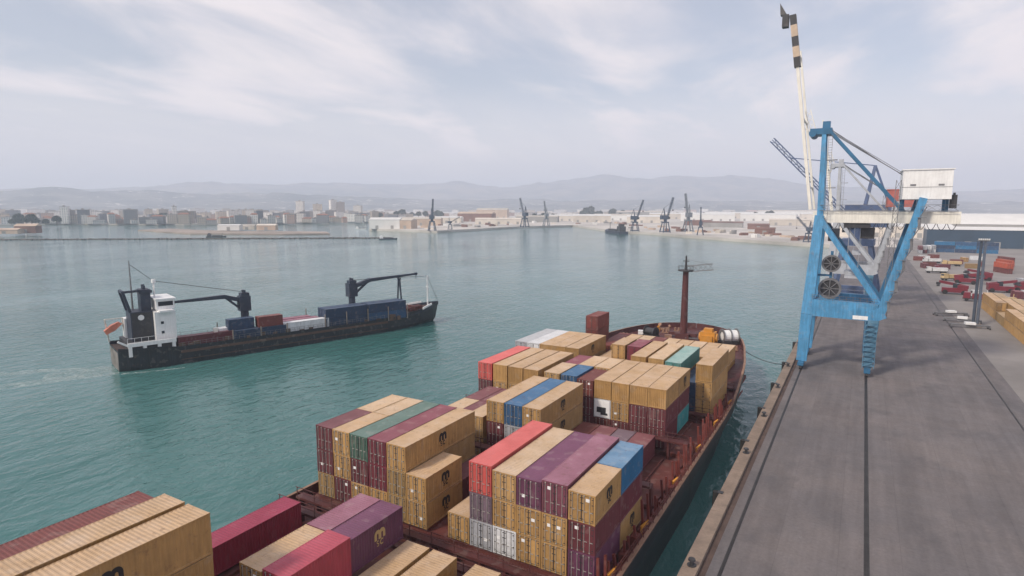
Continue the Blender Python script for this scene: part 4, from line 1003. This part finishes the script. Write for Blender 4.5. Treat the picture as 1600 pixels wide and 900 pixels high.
for loc, rz, m, el, sc, lb in [
    ((-520, 672, 0), .45, M_fc, 76, .95, 'dark harbour crane, first from the left on the far pier'),
    ((-521, 716, 0), -1.2, M_fc, 30, .55, 'small low harbour crane just right of the first tall one'),
    ((-480, 866, 0), 1.1, M_fc, 68, 1.05, 'dark harbour crane alone at the middle of the far pier, jib leaning left'),
    ((-478, 940, 0), .8, M_fc2, 70, .95, 'paler harbour crane just right of the middle one'),
    ((-268, 792, 0), -1.0, M_fc, 72, .92, 'harbour crane standing behind the dark moored barge'),
    ((-222, 775, 0), -.8, M_fc, 74, .98, 'tall dark harbour crane right of the moored barge'),
    ((-204, 820, 0), .6, M_fc2, 70, 1.12, 'pale thin harbour crane with the highest jib on the far pier'),
    ((-165, 722, 0), .3, M_fc, 80, .70, 'slim dark harbour crane at the pier edge right of the others'),
    ((-44, 628, 0), .9, M_fc, 40, .62, 'low dark harbour crane at the pier end beside the blue gantry')]:
    harbour_crane(lb, loc, rz, m, el, sc)
hc = harbour_crane('slender blue jib crane on the quay, its lattice jib reaching left over the water', (-1.5, 262, 0), R(86), mat('slate blue jib paint', (.07, .11, .22), .5), 46.5, 1.5, None, .6)

# ------------------------------------------------------------------ quay furniture
def bollard_proto(label):
    t = thing('bollard', label, 'bollard', group='bollards along the quay kerb')
    MB().tube((0, 0, 0), (0, 0, .08), .42, n=14).tube((0, 0, .08), (0, 0, .5), .2, .17, 14).build('post', M_dark, t)
    MB().tube((0, 0, .5), (0, 0, .66), .34, .3, 14).build('cap', M_dark, t)
    return t
def fender_proto(label):
    t = thing('fender', label, 'fender', group='black fenders on the quay face')
    MB().tube((0, 0, -2.4), (0, 0, .45), .36, n=16).build('rubber_body', M_rubber, t)
    MB().box(.2, .8, -.3, .3, .43, .5).build('bracket', M_dark, t)
    return t
bp = bollard_proto('bollard'); fp = fender_proto('fender')
for i, yb in enumerate((52.6, 82.0, 98.5, 116, 133.0, 155, 180, 215, 260)):
    o = bp if i == 0 else copy_tree(bp); o.location = (-11.55, yb, .42); o['label'] = f'dark iron bollard, {ordinal(i + 1)} from the camera along the kerb'
for i, yb in enumerate((68.6, 86.5, 102.5, 118.5, 136, 158, 185)):
    o = fp if i == 0 else copy_tree(fp); o.location = (QX - .38, yb, 0); o['label'] = f'black rubber fender, {ordinal(i + 1)} from the camera on the quay edge'

# floodlight mast
t = thing('light_mast', 'tall twin-pole floodlight mast at the right of the quay', 'light mast', (28.6, 207, 0))
MB().tube((-.46, 0, 0), (-.46, 0, 24), .4, .32, 10).build('pole', mat('mast slate', (.05, .065, .09), .5, vary=.2), t)
MB().tube((.46, 0, 0), (.46, 0, 24), .4, .32, 10).build('pole', mat('mast grey', (.10, .12, .16), .5, vary=.2), t)
q = MB()
for i in range(16): q.bar((-.4, 0, 1 + i * 1.4), (.4, 0, 1.7 + i * 1.4), .09)
q.build('bracing', M_steel, t)
MB().box(-1.25, 1.25, -.7, .7, 23.7, 24.0).build('lamp_platform', M_steel, t)
for i in range(6): MB().box(-.17, .17, -.15, .3, 0, .4).build('floodlight', M_lamp, t, (-1.1 + .44 * i, -.8, 24.0))
MB().box(-1.4, 1.4, -1.4, 1.4, 0, .7).build('base', M_conc, t)
# spreader frames lying on the apron
def spreader_frame(label, loc, rz):
    t = thing('spreader_frame', label, 'lifting frame', loc, rz, 'lifting frames lying by the light mast')
    MB().box(-4.5, 4.5, -.35, .35, .5, 1.0).box(-4.5, -4.1, -1.2, 1.2, .3, .7).box(4.1, 4.5, -1.2, 1.2, .3, .7).build('beam', M_steel, t)
    MB().box(-1.2, 1.2, -.8, .8, 1.0, 1.6).build('headblock', M_white, t)
    for x in (-4.3, 4.3):
        for y_ in (-1.1, 1.1): MB().box(-.15, .15, -.15, .15, 0, .3).build('foot', M_dark, t, (x, y_, 0))
spreader_frame('pale lifting frame lying on the apron left of the light mast', (24.8, 224, 0), .35)
spreader_frame('grey lifting frame lying on the apron nearest the light mast base', (26.4, 213, 0), -.15)
spreader_frame('dark lifting frame lying at the foot of the light mast, nearest to camera', (27.0, 203.5, 0), .1)

# yard vehicles
def tractor(label, loc, rz, col, kind):
    t = thing('yard_truck', label, 'truck', loc, rz, 'vehicles parked in the yard')
    L_ = 9 if kind == 'truck' else 6
    MB().box(-1.15, 1.15, -L_ / 2, L_ / 2, .8, 1.15).build('chassis', M_dark, t)
    c_ = MB().add([(-1.2, -L_ / 2, 1.15), (1.2, -L_ / 2, 1.15), (1.2, -L_ / 2 + 2.2, 1.15), (-1.2, -L_ / 2 + 2.2, 1.15), (-1.15, -L_ / 2 + .3, 3.2), (1.15, -L_ / 2 + .3, 3.2), (1.15, -L_ / 2 + 2.1, 3.2), (-1.15, -L_ / 2 + 2.1, 3.2)],
                  [(0, 3, 2, 1), (4, 5, 6, 7), (0, 1, 5, 4), (1, 2, 6, 5), (2, 3, 7, 6), (3, 0, 4, 7)]).build('cab', col, t)
    MB().add([(-.95, -L_ / 2 + .13, 2.2), (.95, -L_ / 2 + .13, 2.2), (.95, -L_ / 2 + .24, 2.95), (-.95, -L_ / 2 + .24, 2.95)], [(0, 1, 2, 3)]).build('windscreen', M_glass, c_)
    if kind == 'truck': MB().box(-1.25, 1.25, -L_ / 2 + 2.6, L_ / 2, 1.2, 2.8).box(-1.3, 1.3, -L_ / 2 + 2.6, L_ / 2, 1.2, 1.35).build('load_body', col, t)
    else: MB().box(-1.0, 1.0, -L_ / 2 + 2.8, L_ / 2 - .4, 1.15, 2.2).tube((0, L_ / 2 - 1, 2.2), (0, L_ / 2 - 1, 3.4), .12).build('engine_cover', col, t)
    for y_ in ((-L_ / 2 + 1.1, L_ / 2 - 2.4, L_ / 2 - 1.1) if kind == 'truck' else (-L_ / 2 + 1.2, L_ / 2 - 1.2)):
        for x in (-1.05, 1.05): MB().tube((-.18, 0, 0), (.18, 0, 0), .52, n=16).tube((-.2, 0, 0), (.2, 0, 0), .22, n=10).build('wheel', M_rubber, t, (x, y_, .52))
    return t
def stacker(label, loc, rz, col):
    t = thing('reach_stacker', label, 'reach stacker', loc, rz, 'vehicles parked in the yard')
    MB().box(-1.8, 1.8, -4, 4, .8, 2.5).box(-1.7, 1.7, .8, 4.2, 2.5, 3.6).build('chassis', col, t)
    MB().box(-.8, .8, -.6, 1.2, 2.2, 4.2).build('cab', M_glass, t)
    MB().bar((.0, 3.4, 3.2), (0, -5.0, 4.6), .9, 1.0).build('boom', col, t)
    MB().box(-3.1, 3.1, -.5, .5, 0, .5).box(-.8, .8, -.7, .7, .5, 1.3).build('spreader', M_dark, t, (0, -5.2, 3.0))
    for y_ in (-2.9, 2.9):
        for x in (-1.6, 1.6): MB().tube((-.35, 0, 0), (.35, 0, 0), .85, n=18).tube((-.38, 0, 0), (.38, 0, 0), .4, n=10).build('wheel', M_rubber, t, (x, y_, .85))
M_wv = mat('white vehicle paint', (.6, .6, .6), .4)
M_buff = mat('buff vehicle paint', (.5, .36, .18), .5)
stacker('dark red reach stacker nearest the quay rail, its boom end to the left', (31.5, 281, 0), R(-95), M_redv)
tractor('white and red truck farther along the quay rail', (33.0, 366, 0), R(-80), M_wv, 'truck')
tractor('small dark red tractor just behind the white truck', (35.5, 374, 0), R(-80), M_redv, 'tractor')
tractor('buff truck parked behind the nearest reach stacker', (36, 333, 0), R(-60), M_buff, 'truck')
stacker('dark red reach stacker behind the light mast', (47, 340, 0), R(-80), M_redv)
stacker('dark red reach stacker just left of the light mast, second row', (40, 322, 0), R(70), M_redv)
stacker('dark red reach stacker right of the light mast, boom pointing right', (47.5, 296, 0), R(95), M_redv)
stacker('dark red reach stacker farthest to the right among the parked machines', (57, 303, 0), R(80), M_redv)
tractor('small white tractor in front of the nearest reach stacker', (38, 270, 0), R(-80), M_wv, 'tractor')
tractor('small buff tractor just behind the yellow container row', (44, 262, 0), R(-80), M_buff, 'tractor')
tractor('dark red truck parked close behind the light mast base', (36.5, 262, 0), R(-100), M_redv, 'truck')
tractor('pale buff truck among the grey containers far along the yard', (44, 415, 0), R(-85), M_buff, 'truck')
tractor('white truck far along the quay beside the grey containers', (36, 430, 0), R(-75), M_wv, 'truck')
# yard containers
YG = 'containers stacked in the yard'
for r_, (x, n0, n1) in enumerate(((36.4, 0, 6), (39.0, 0, 6), (41.6, 0, 5))):
    for i in range(n0, n1):
        yb = 178 + 12.5 * i
        for k in range(2 if (r_ + i) % 3 else 1 + (r_ > 0)):
            container('tan' if (i + r_) % 3 else 'khaki', x, yb, k * 2.6, 12.192, 2.591, 'door', rods=False,
                      label=f"yellow tan container, {('lower', 'upper')[k]} tier, {ordinal(i + 1)} from camera, {('quay-side', 'middle', 'inner')[r_]} yard row", group=YG)
for i in range(3):
    for k in range(2):
        container('orange' if (i + k) % 3 else 'rust', 62 + i * 4.0, 385 + i * 22, k * 2.6, 12.192, 2.591, rz=R(18), rods=False,
                  label=f"orange red container, {('lower', 'upper')[k]} tier, {ordinal(i + 1)} stack from camera, right of the light mast", group=YG)
for i in range(3):
    for k in range(3):
        container(('blue', 'navy', 'sky blue')[(i + k) % 3], 52 + i * 12.6, 540, k * 2.6, 12.192, 2.591, rz=R(90), rods=False,
                  label=f"blue container, {('bottom', 'middle', 'top')[k]} tier, {ordinal(i + 1)} stack from the quay before the blue shed", group=YG)
for i in range(4):
    for k in range(2):
        container(('grey', 'maroon', 'grey', 'white')[(i + k) % 4], 36 + i * 3.0, 520 + i * 5, k * 2.6, 12.192, 2.591, rods=False,
                  label=f"{('grey', 'maroon', 'grey', 'white')[(i + k) % 4]} container, {('lower', 'upper')[k]} tier, {ordinal(i + 1)} from the quay by the blue shed corner", group=YG)

yc = random.Random(33); ny_ = 0
for (x, yb, rz) in [(30, 395, .2), (33, 405, .1), (38, 392, .3), (52, 405, .1), (58, 420, -.2), (48, 432, .1), (31, 448, 0), (34, 455, 0), (40, 470, .1), (54, 452, .2), (62, 470, .3), (70, 350, .3), (76, 362, .3), (84, 420, .2), (88, 455, .1), (60, 330, .2), (68, 322, .25), (52, 262, 1.4), (50, 280, .1), (55, 284, .1)]:
    ny_ += 1; k = yc.choice(['white', 'wine', 'maroon', 'tan', 'rust', 'grey', 'wine', 'khaki'])
    container(k, x, yb, 0, 6.058, 2.591, rz=rz + R(yc.choice([0, 90])), rods=False, label=f"short {k} container, {ordinal(ny_)} of the scattered singles in the open yard", group=YG)
# ------------------------------------------------------------------ sheds and town across the harbour
def wall_mat(name, a, win=(.09, .10, .12), sc=1.0, wf=.35):
    m = bpy.data.materials.new(name); m.use_nodes = True; nt = m.node_tree; N = nt.nodes; L = nt.links
    b = N['Principled BSDF']; b.inputs['Roughness'].default_value = .85
    tc = N.new('ShaderNodeTexCoord'); oi = N.new('ShaderNodeObjectInfo'); g = N.new('ShaderNodeNewGeometry')
    sp = N.new('ShaderNodeSeparateXYZ'); L.new(tc.outputs['Object'], sp.inputs[0])
    ad = N.new('ShaderNodeMath'); L.new(sp.outputs['X'], ad.inputs[0]); L.new(sp.outputs['Y'], ad.inputs[1])
    cb = N.new('ShaderNodeCombineXYZ'); L.new(ad.outputs[0], cb.inputs[0]); L.new(sp.outputs['Z'], cb.inputs[1])
    br = N.new('ShaderNodeTexBrick'); br.offset = 0; br.inputs['Scale'].default_value = sc; br.inputs['Brick Width'].default_value = 3.6; br.inputs['Row Height'].default_value = 3.2
    br.inputs['Mortar Size'].default_value = .95; br.inputs['Mortar Smooth'].default_value = .05
    br.inputs['Color1'].default_value = (*win, 1); br.inputs['Color2'].default_value = (win[0] * 2, win[1] * 2, win[2] * 2, 1)
    hs = N.new('ShaderNodeMix'); hs.data_type = 'RGBA'; hs.blend_type = 'MULTIPLY'; hs.inputs['Factor'].default_value = 1; hs.inputs['A'].default_value = (*a, 1)
    mr = N.new('ShaderNodeMapRange'); mr.inputs['To Min'].default_value = .7; mr.inputs['To Max'].default_value = 1.15; L.new(oi.outputs['Random'], mr.inputs['Value']); L.new(mr.outputs[0], hs.inputs['B'])
    L.new(hs.outputs['Result'], br.inputs['Mortar']); L.new(cb.outputs[0], br.inputs['Vector'])
    mx = N.new('ShaderNodeMix'); mx.data_type = 'RGBA'; s2 = N.new('ShaderNodeSeparateXYZ'); L.new(g.outputs['Normal'], s2.inputs[0])
    ab = N.new('ShaderNodeMath'); ab.operation = 'GREATER_THAN'; ab.inputs[1].default_value = .4; L.new(s2.outputs['Z'], ab.inputs[0])
    L.new(ab.outputs[0], mx.inputs['Factor']); L.new(br.outputs['Color'], mx.inputs['A']); L.new(hs.outputs['Result'], mx.inputs['B'])
    L.new(mx.outputs['Result'], b.inputs['Base Color']); return m
WM = {'white': wall_mat('white rendered wall', (.74, .70, .66)), 'cream': wall_mat('cream rendered wall', (.52, .44, .36)), 'grey': wall_mat('grey rendered wall', (.30, .29, .30)),
      'brown': wall_mat('brown rendered wall', (.30, .25, .23)), 'dark': wall_mat('dark clad wall', (.17, .175, .20)), 'pink': wall_mat('pink rendered wall', (.48, .32, .26))}
ROOF = {'flat': mat('flat gravel roof', (.34, .31, .29), .9), 'tile': mat('clay tile roof', (.26, .12, .08), .9)}
BM = {}
def block_mesh(wd, dp, h, roof):
    k = (round(wd), round(dp), round(h), roof)
    if k not in BM:
        b_ = MB().box(-wd / 2, wd / 2, -dp / 2, dp / 2, 0, h); BM[k] = b_.mesh('wall')
        BM[k].materials.append(WM['white'])
    return BM[k]
def at(px, py, z):
    """a point of the plain at height z seen in the photograph's direction (px, py)"""
    r = fw * F + rt * (px - CX) - up * (py - CY); return Vector((0, 0, CAMH)) + r * ((z - CAMH) / r.z)
TG = 'town buildings across the harbour'
rr = random.Random(21); town = []
def add_block(px, py, wd, h, col, roof='flat', row='', dp=None):
    p = at(px, py, 0); town.append(dict(px=px, p=p, wd=wd, h=h, col=col, roof=roof, row=row, dp=dp or rr.uniform(12, 18)))
cols = ['white', 'white', 'cream', 'grey', 'brown', 'pink', 'cream', 'white', 'white', 'dark']
x = -60
while x < 575:                                   # waterfront row of the town
    wd = rr.uniform(9, 24); add_block(x, rr.uniform(347.5, 350) - max(0, (x - 380)) * .012, wd, rr.uniform(7, 19), rr.choice(cols), rr.choice(['flat', 'flat', 'tile']), 'front'); x += wd * .50 * rr.uniform(.75, 1.25)
x = -60
while x < 640:
    wd = rr.uniform(12, 28); add_block(x, rr.uniform(341.5, 345), wd, rr.uniform(12, 27), rr.choice(cols), 'flat', 'middle'); x += wd * .42 * rr.uniform(.85, 1.5)
x = -60
while x < 1250:
    wd = rr.uniform(24, 55); add_block(x, rr.uniform(335, 339), wd, rr.uniform(12, 26) * (1 if x < 620 else .55), rr.choice(cols), 'flat', 'back'); x += wd * .26 * rr.uniform(1.1, 2.2)
x = -60
while x < 1240:
    wd = rr.uniform(35, 80); add_block(x, rr.uniform(331.5, 334), wd, rr.uniform(10, 20), rr.choice(['white', 'white', 'cream', 'pink']), 'flat', 'uphill'); x += wd * .17 * rr.uniform(1.4, 3.2)
for px, py, wd, h, col in ((103, 349, 13, 33, 'white'), (132, 349, 20, 27, 'dark'), (205, 349, 24, 27, 'grey'), (274, 349, 8, 34, 'white'), (293, 349, 30, 24, 'brown'), (112, 348.5, 14, 26, 'brown'), (405, 348, 14, 25, 'dark'), (470, 342, 20, 48, 'white'), (533, 341, 22, 46, 'brown'), (521, 341, 18, 52, 'white'), (560, 341, 22, 36, 'white'), (497, 342, 24, 40, 'cream')):
    add_block(px, py, wd, h, col, 'flat', 'tower')
town.sort(key=lambda d: (d['row'], d['px'])); cnt = {}
for d in town:
    cnt[d['row']] = cnt.get(d['row'], 0) + 1
    size = 'tall' if d['h'] > 26 else ('low' if d['h'] < 15 else 'mid-height')
    roww = {'front': 'waterfront row', 'middle': 'middle row', 'back': 'back row', 'uphill': 'farthest row', 'tower': 'line of tall blocks'}[d['row']]
    t = thing('town_building', f"{size} {d['col']} building, {ordinal(cnt[d['row']])} from left in the {roww} of the far town", 'building', (d['p'].x, d['p'].y, -.3), -(px_az(d['px'])) + rr.uniform(-.35, .35), TG)
    o = link('wall', block_mesh(d['wd'], d['dp'], d['h'], d['roof']), t); o.material_slots[0].link = 'OBJECT'; o.material_slots[0].material = WM[d['col']]
    w2, d2, h = d['wd'] / 2 + .4, d['dp'] / 2 + .4, d['h']
    if d['roof'] == 'tile':
        MB().add([(-w2, -d2, h), (w2, -d2, h), (w2, d2, h), (-w2, d2, h), (-w2 * .6, 0, h + 3), (w2 * .6, 0, h + 3)], [(0, 1, 5, 4), (1, 2, 5), (2, 3, 4, 5), (3, 0, 4)]).build('roof', ROOF['tile'], t)
    else:
        MB().box(-w2, w2, -d2, d2, h + .02, h + .7).box(-w2 * .3, w2 * .1, -d2 * .4, d2 * .4, h + .7, h + 3).build('roof', ROOF['flat'], t)
# sheds of the port
M_shed = {'pale': mat('pale shed cladding', (.60, .54, .47), .7, vary=.15, scale=.05, rand=.2), 'white': mat('white shed cladding', (.72, .71, .69), .6, vary=.08, scale=.05), 'buff': mat('buff shed wall', (.52, .40, .31), .8, vary=.2, scale=.05),
          'rust': mat('rusty shed wall', (.20, .10, .075), .8, vary=.3, scale=.05), 'blue': mat('dark blue cladding', (.022, .055, .095), .5, vary=.2, scale=.04), 'grey': mat('grey shed wall', (.30, .29, .28), .8, vary=.2, scale=.05)}
def shed(label, p, wd, dp, h, rise, wall, roof, rz, arch=False):
    t = thing('warehouse', label, 'warehouse', (p[0], p[1], -.3), rz, 'port sheds across the harbour')
    MB().box(-wd / 2, wd / 2, -dp / 2, dp / 2, 0, h).build('wall', M_shed[wall], t)
    q = MB(); n = 12 if arch else 2; pr = []
    for i in range(n + 1):
        u = i / n; z = h + .05 + (rise * (1 - (2 * u - 1) ** 2) if arch else rise * (1 - abs(2 * u - 1))); pr.append((-dp / 2 - .5 + (dp + 1) * u, z))
    for (a, za), (b_, zb) in zip(pr, pr[1:]): q.add([(-wd / 2 - .5, a, za), (wd / 2 + .5, a, za), (wd / 2 + .5, b_, zb), (-wd / 2 - .5, b_, zb)], [(0, 1, 2, 3)])
    for s in (-1, 1): q.add([(s * (wd / 2 + .5), a, z) for a, z in pr], [tuple(range(n + 1))])
    q.build('roof', M_shed[roof], t)
    n = max(1, int(wd / 18))
    for i in range(n):
        x = -wd / 2 + wd * (i + .5) / n; MB().box(x - 2.2, x + 2.2, -dp / 2 - .06, -dp / 2 - .01, .1, min(5.2, h * .7)).build('loading_door', M_shed['grey'], t)
sh = [(604, 357, 46, 26, 14, 'white', 'white'), (628, 357, 40, 26, 13, 'buff', 'pale'), (660, 352, 70, 30, 12, 'buff', 'pale'), (700, 348, 60, 30, 11, 'pale', 'white'), (745, 346, 80, 34, 18, 'rust', 'buff'), (780, 350, 90, 30, 10, 'pale', 'pale'), (770, 341, 90, 30, 24, 'buff', 'pale'),
      (840, 347, 90, 30, 12, 'grey', 'pale'), (880, 345, 90, 34, 12, 'pale', 'white'), (925, 347, 80, 30, 14, 'pale', 'white'), (960, 344, 100, 36, 13, 'white', 'pale'), (1010, 348, 80, 30, 13, 'pale', 'white'), (1000, 339, 150, 50, 16, 'grey', 'pale'), (1050, 342, 120, 40, 14, 'pale', 'white'),
      (1090, 352, 46, 22, 8, 'rust', 'rust'), (1105, 345, 120, 40, 15, 'white', 'white'), (1130, 355, 60, 26, 8, 'grey', 'rust'), (1150, 341, 170, 50, 15, 'pale', 'white'), (1185, 358, 30, 16, 7, 'rust', 'rust'), (1200, 345, 120, 44, 15, 'white', 'white'), (1195, 366, 22, 12, 7, 'rust', 'rust'), (1235, 352, 70, 30, 10, 'pale', 'pale'), (1230, 337, 200, 60, 17, 'white', 'pale'),
      (1300, 343, 150, 44, 14, 'pale', 'white'), (1380, 340, 190, 50, 15, 'white', 'white')]
for i, (px, py, wd, dp, h, wl, rf) in enumerate(sorted(sh)):
    p = at(px, py, 0); shed(f"{wl} walled shed with {rf} roof, {ordinal(i + 1)} port shed from the left on the far pier", p, wd, dp, h, h * .22, wl, rf, -px_az(px) * .6 + rr.uniform(-.2, .2))
shed('low white pavilion on the small harbour island at left', at(360, 361, WZ + 1.6), 30, 14, 7, 1.5, 'white', 'white', .6)
shed('pink buff house on the small harbour island at left', at(418, 361, WZ + 1.6), 26, 12, 7, 2, 'buff', 'pale', .6)
shed('pale hut on the small harbour island, right end', at(388, 360, WZ + 1.6), 22, 12, 6, 1.5, 'pale', 'pale', .6)
shed('brownish house on the beach at the root of the breakwater', at(45, 366, WZ + 1.3), 24, 14, 9, 3, 'rust', 'buff', .7)
shed('pale house on the beach at the far left edge', at(12, 367, WZ + 1.3), 30, 14, 5, 2, 'buff', 'buff', .7)
shed('long dark blue clad shed at the back of the yard on the right', (112, 628, 0), 132, 34, 14.6, 2.2, 'blue', 'white', 0)
shed('broad white warehouse with an arched roof behind the blue shed', (210, 905, 0), 270, 90, 13.5, 11.5, 'grey', 'white', 0, True)
shed('wide pale warehouse behind the gantry cranes', (20, 800, 0), 120, 50, 12, 4, 'pale', 'white', .1)

cargo_n = 0
for i in range(62):
    px = 610 + i * 10.6 + rr.uniform(-4, 4); py = interp([(590, 358), (690, 360), (800, 354), (900, 351), (960, 357), (1000, 361), (1080, 367), (1250, 377)], px) - rr.uniform(1.5, 9)
    p = at(px, py, 0); k = rr.choice(['grey', 'white', 'rust', 'buff', 'pale', 'rust']); cargo_n += 1
    t = thing('cargo_pile', f"{k} cargo pile, {ordinal(cargo_n)} from the left on the open far pier", 'cargo', (p.x, p.y, -.02), rr.uniform(0, 3), 'cargo lying on the far pier')
    a_, b_, h_ = rr.uniform(5, 15), rr.uniform(3, 7), rr.uniform(2, 5)
    q = MB()
    for j in range(rr.randint(2, 4)):
        x0 = rr.uniform(-a_, a_ * .4); q.box(x0, x0 + rr.uniform(3, a_), -b_ / 2 + j * .3, b_ / 2 + j * .3, .01 * j, h_ * rr.uniform(.5, 1))
    q.build('load', M_shed[k], t)
# moored barge, small boats
def barge(label, p, rz, L_, m, house):
    t = thing('moored_boat', label, 'boat', (p[0], p[1], WZ), rz, None)
    w_ = L_ * .1
    MB().add([(-L_ / 2, -w_, -.3), (L_ * .38, -w_, -.3), (L_ / 2, 0, -.3), (L_ * .38, w_, -.3), (-L_ / 2, w_, -.3), (-L_ / 2, -w_ * 1.05, L_ * .055), (L_ * .4, -w_ * 1.05, L_ * .06), (L_ * .53, 0, L_ * .085), (L_ * .4, w_ * 1.05, L_ * .06), (-L_ / 2, w_ * 1.05, L_ * .055)],
             [(0, 1, 6, 5), (1, 2, 7, 6), (2, 3, 8, 7), (3, 4, 9, 8), (4, 0, 5, 9), (5, 6, 7, 8, 9)]).build('hull', m, t)
    MB().box(-L_ * .44, -L_ * .26, -w_ * .7, w_ * .7, L_ * .055, L_ * .17).box(-L_ * .4, -L_ * .3, -w_ * .5, w_ * .5, L_ * .17, L_ * .22).build('deckhouse', house, t)
    MB().box(-L_ * .2, L_ * .3, -w_ * .6, w_ * .6, L_ * .055, L_ * .1).tube((L_ * .34, 0, L_ * .05), (L_ * .34, 0, L_ * .24), L_ * .006).build('hatch', M_dark, t)
barge('dark cargo barge moored at the far pier beneath the cranes', (-292, 782, 0), 2.3, 60, M_navy, M_dark)
barge('small dark boat on the water left of the far pier', at(606, 374, WZ), .8, 20, M_navy, M_white)
barge('tiny dark boat near the pale pavilion at left', at(338, 370.5, WZ), .7, 22, M_dark, M_dark)
barge('small white boat on the inner harbour before the town', at(565, 358, WZ), .6, 20, M_white, M_white)

# trees of the town
def leaf_mat():
    return mat('dark distant foliage', (.035, .05, .032), .9, vary=.5, scale=.2)
M_leaf = leaf_mat(); M_trunk = mat('tree bark', (.09, .07, .05), .9)
def tree_mesh(seed):
    r_ = random.Random(seed); b_ = MB()
    for k in range(150):
        a, e = r_.uniform(0, 6.28), r_.uniform(-.5, 1.4); rad = r_.uniform(.4, 1) ** .5
        c_ = Vector((math.cos(a) * math.cos(e) * rad * 5, math.sin(a) * math.cos(e) * rad * 5, 7 + math.sin(e) * rad * 4)); s = r_.uniform(.8, 1.8)
        d = Vector((r_.uniform(-1, 1), r_.uniform(-1, 1), r_.uniform(-1, 1))).normalized(); u = d.orthogonal().normalized() * s; v = d.cross(u).normalized() * s * .8
        b_.add([c_ - u - v, c_ + u - v, c_ + u * .7 + v, c_ - u * .8 + v], [(0, 1, 2, 3)])
    me = b_.mesh('crown'); me.materials.append(M_leaf); return me
TMS = [tree_mesh(i) for i in range(3)]
tk = MB().tube((0, 0, 0), (0, 0, 6), .5, .28, 8).bar((0, 0, 4), (1.8, .5, 7), .25).bar((0, 0, 4.4), (-1.5, -.8, 7.4), .22).mesh('trunk'); tk.materials.append(M_trunk)
tp = []
for px0, px1, py, n in ((905, 985, 339, 16), (600, 690, 341, 14), (0, 90, 353, 10), (590, 640, 343, 6), (1170, 1230, 343, 5), (250, 330, 344, 7), (820, 880, 343, 7)):
    for i in range(n): tp.append((rr.uniform(px0, px1), py + rr.uniform(-1, 1)))
tp.sort()
for i, (px, py) in enumerate(tp):
    p = at(px, py, 0); t = thing('town_tree', f'dark leafy tree, {ordinal(i + 1)} from the left across the harbour', 'tree', (p.x, p.y, -.3), rr.uniform(0, 6), 'trees of the far shore')
    s = rr.uniform(.9, 1.7) * (1 if p.length < 1800 else 1.5); t.scale = (s, s, s * rr.uniform(.9, 1.2))
    link('crown', TMS[i % 3], t); link('trunk', tk, t)

# ------------------------------------------------------------------ haze
m = bpy.data.materials.new('harbour haze'); m.use_nodes = True; nt = m.node_tree; nt.nodes.clear()
o_ = nt.nodes.new('ShaderNodeOutputMaterial'); v = nt.nodes.new('ShaderNodeVolumePrincipled'); v.inputs['Density'].default_value = 2.45e-4
v.inputs['Color'].default_value = (.80, .87, 1.0, 1); v.inputs['Anisotropy'].default_value = .1; v.inputs['Density Attribute'].default_value = ''
nt.links.new(v.outputs[0], o_.inputs['Volume'])
hz_ = MB().box(-12600, 12600, -3000, 12600, -8, 560).build('haze', m); tag(hz_, kind='stuff')
print('containers', NCONT, 'objects', len(bpy.data.objects))
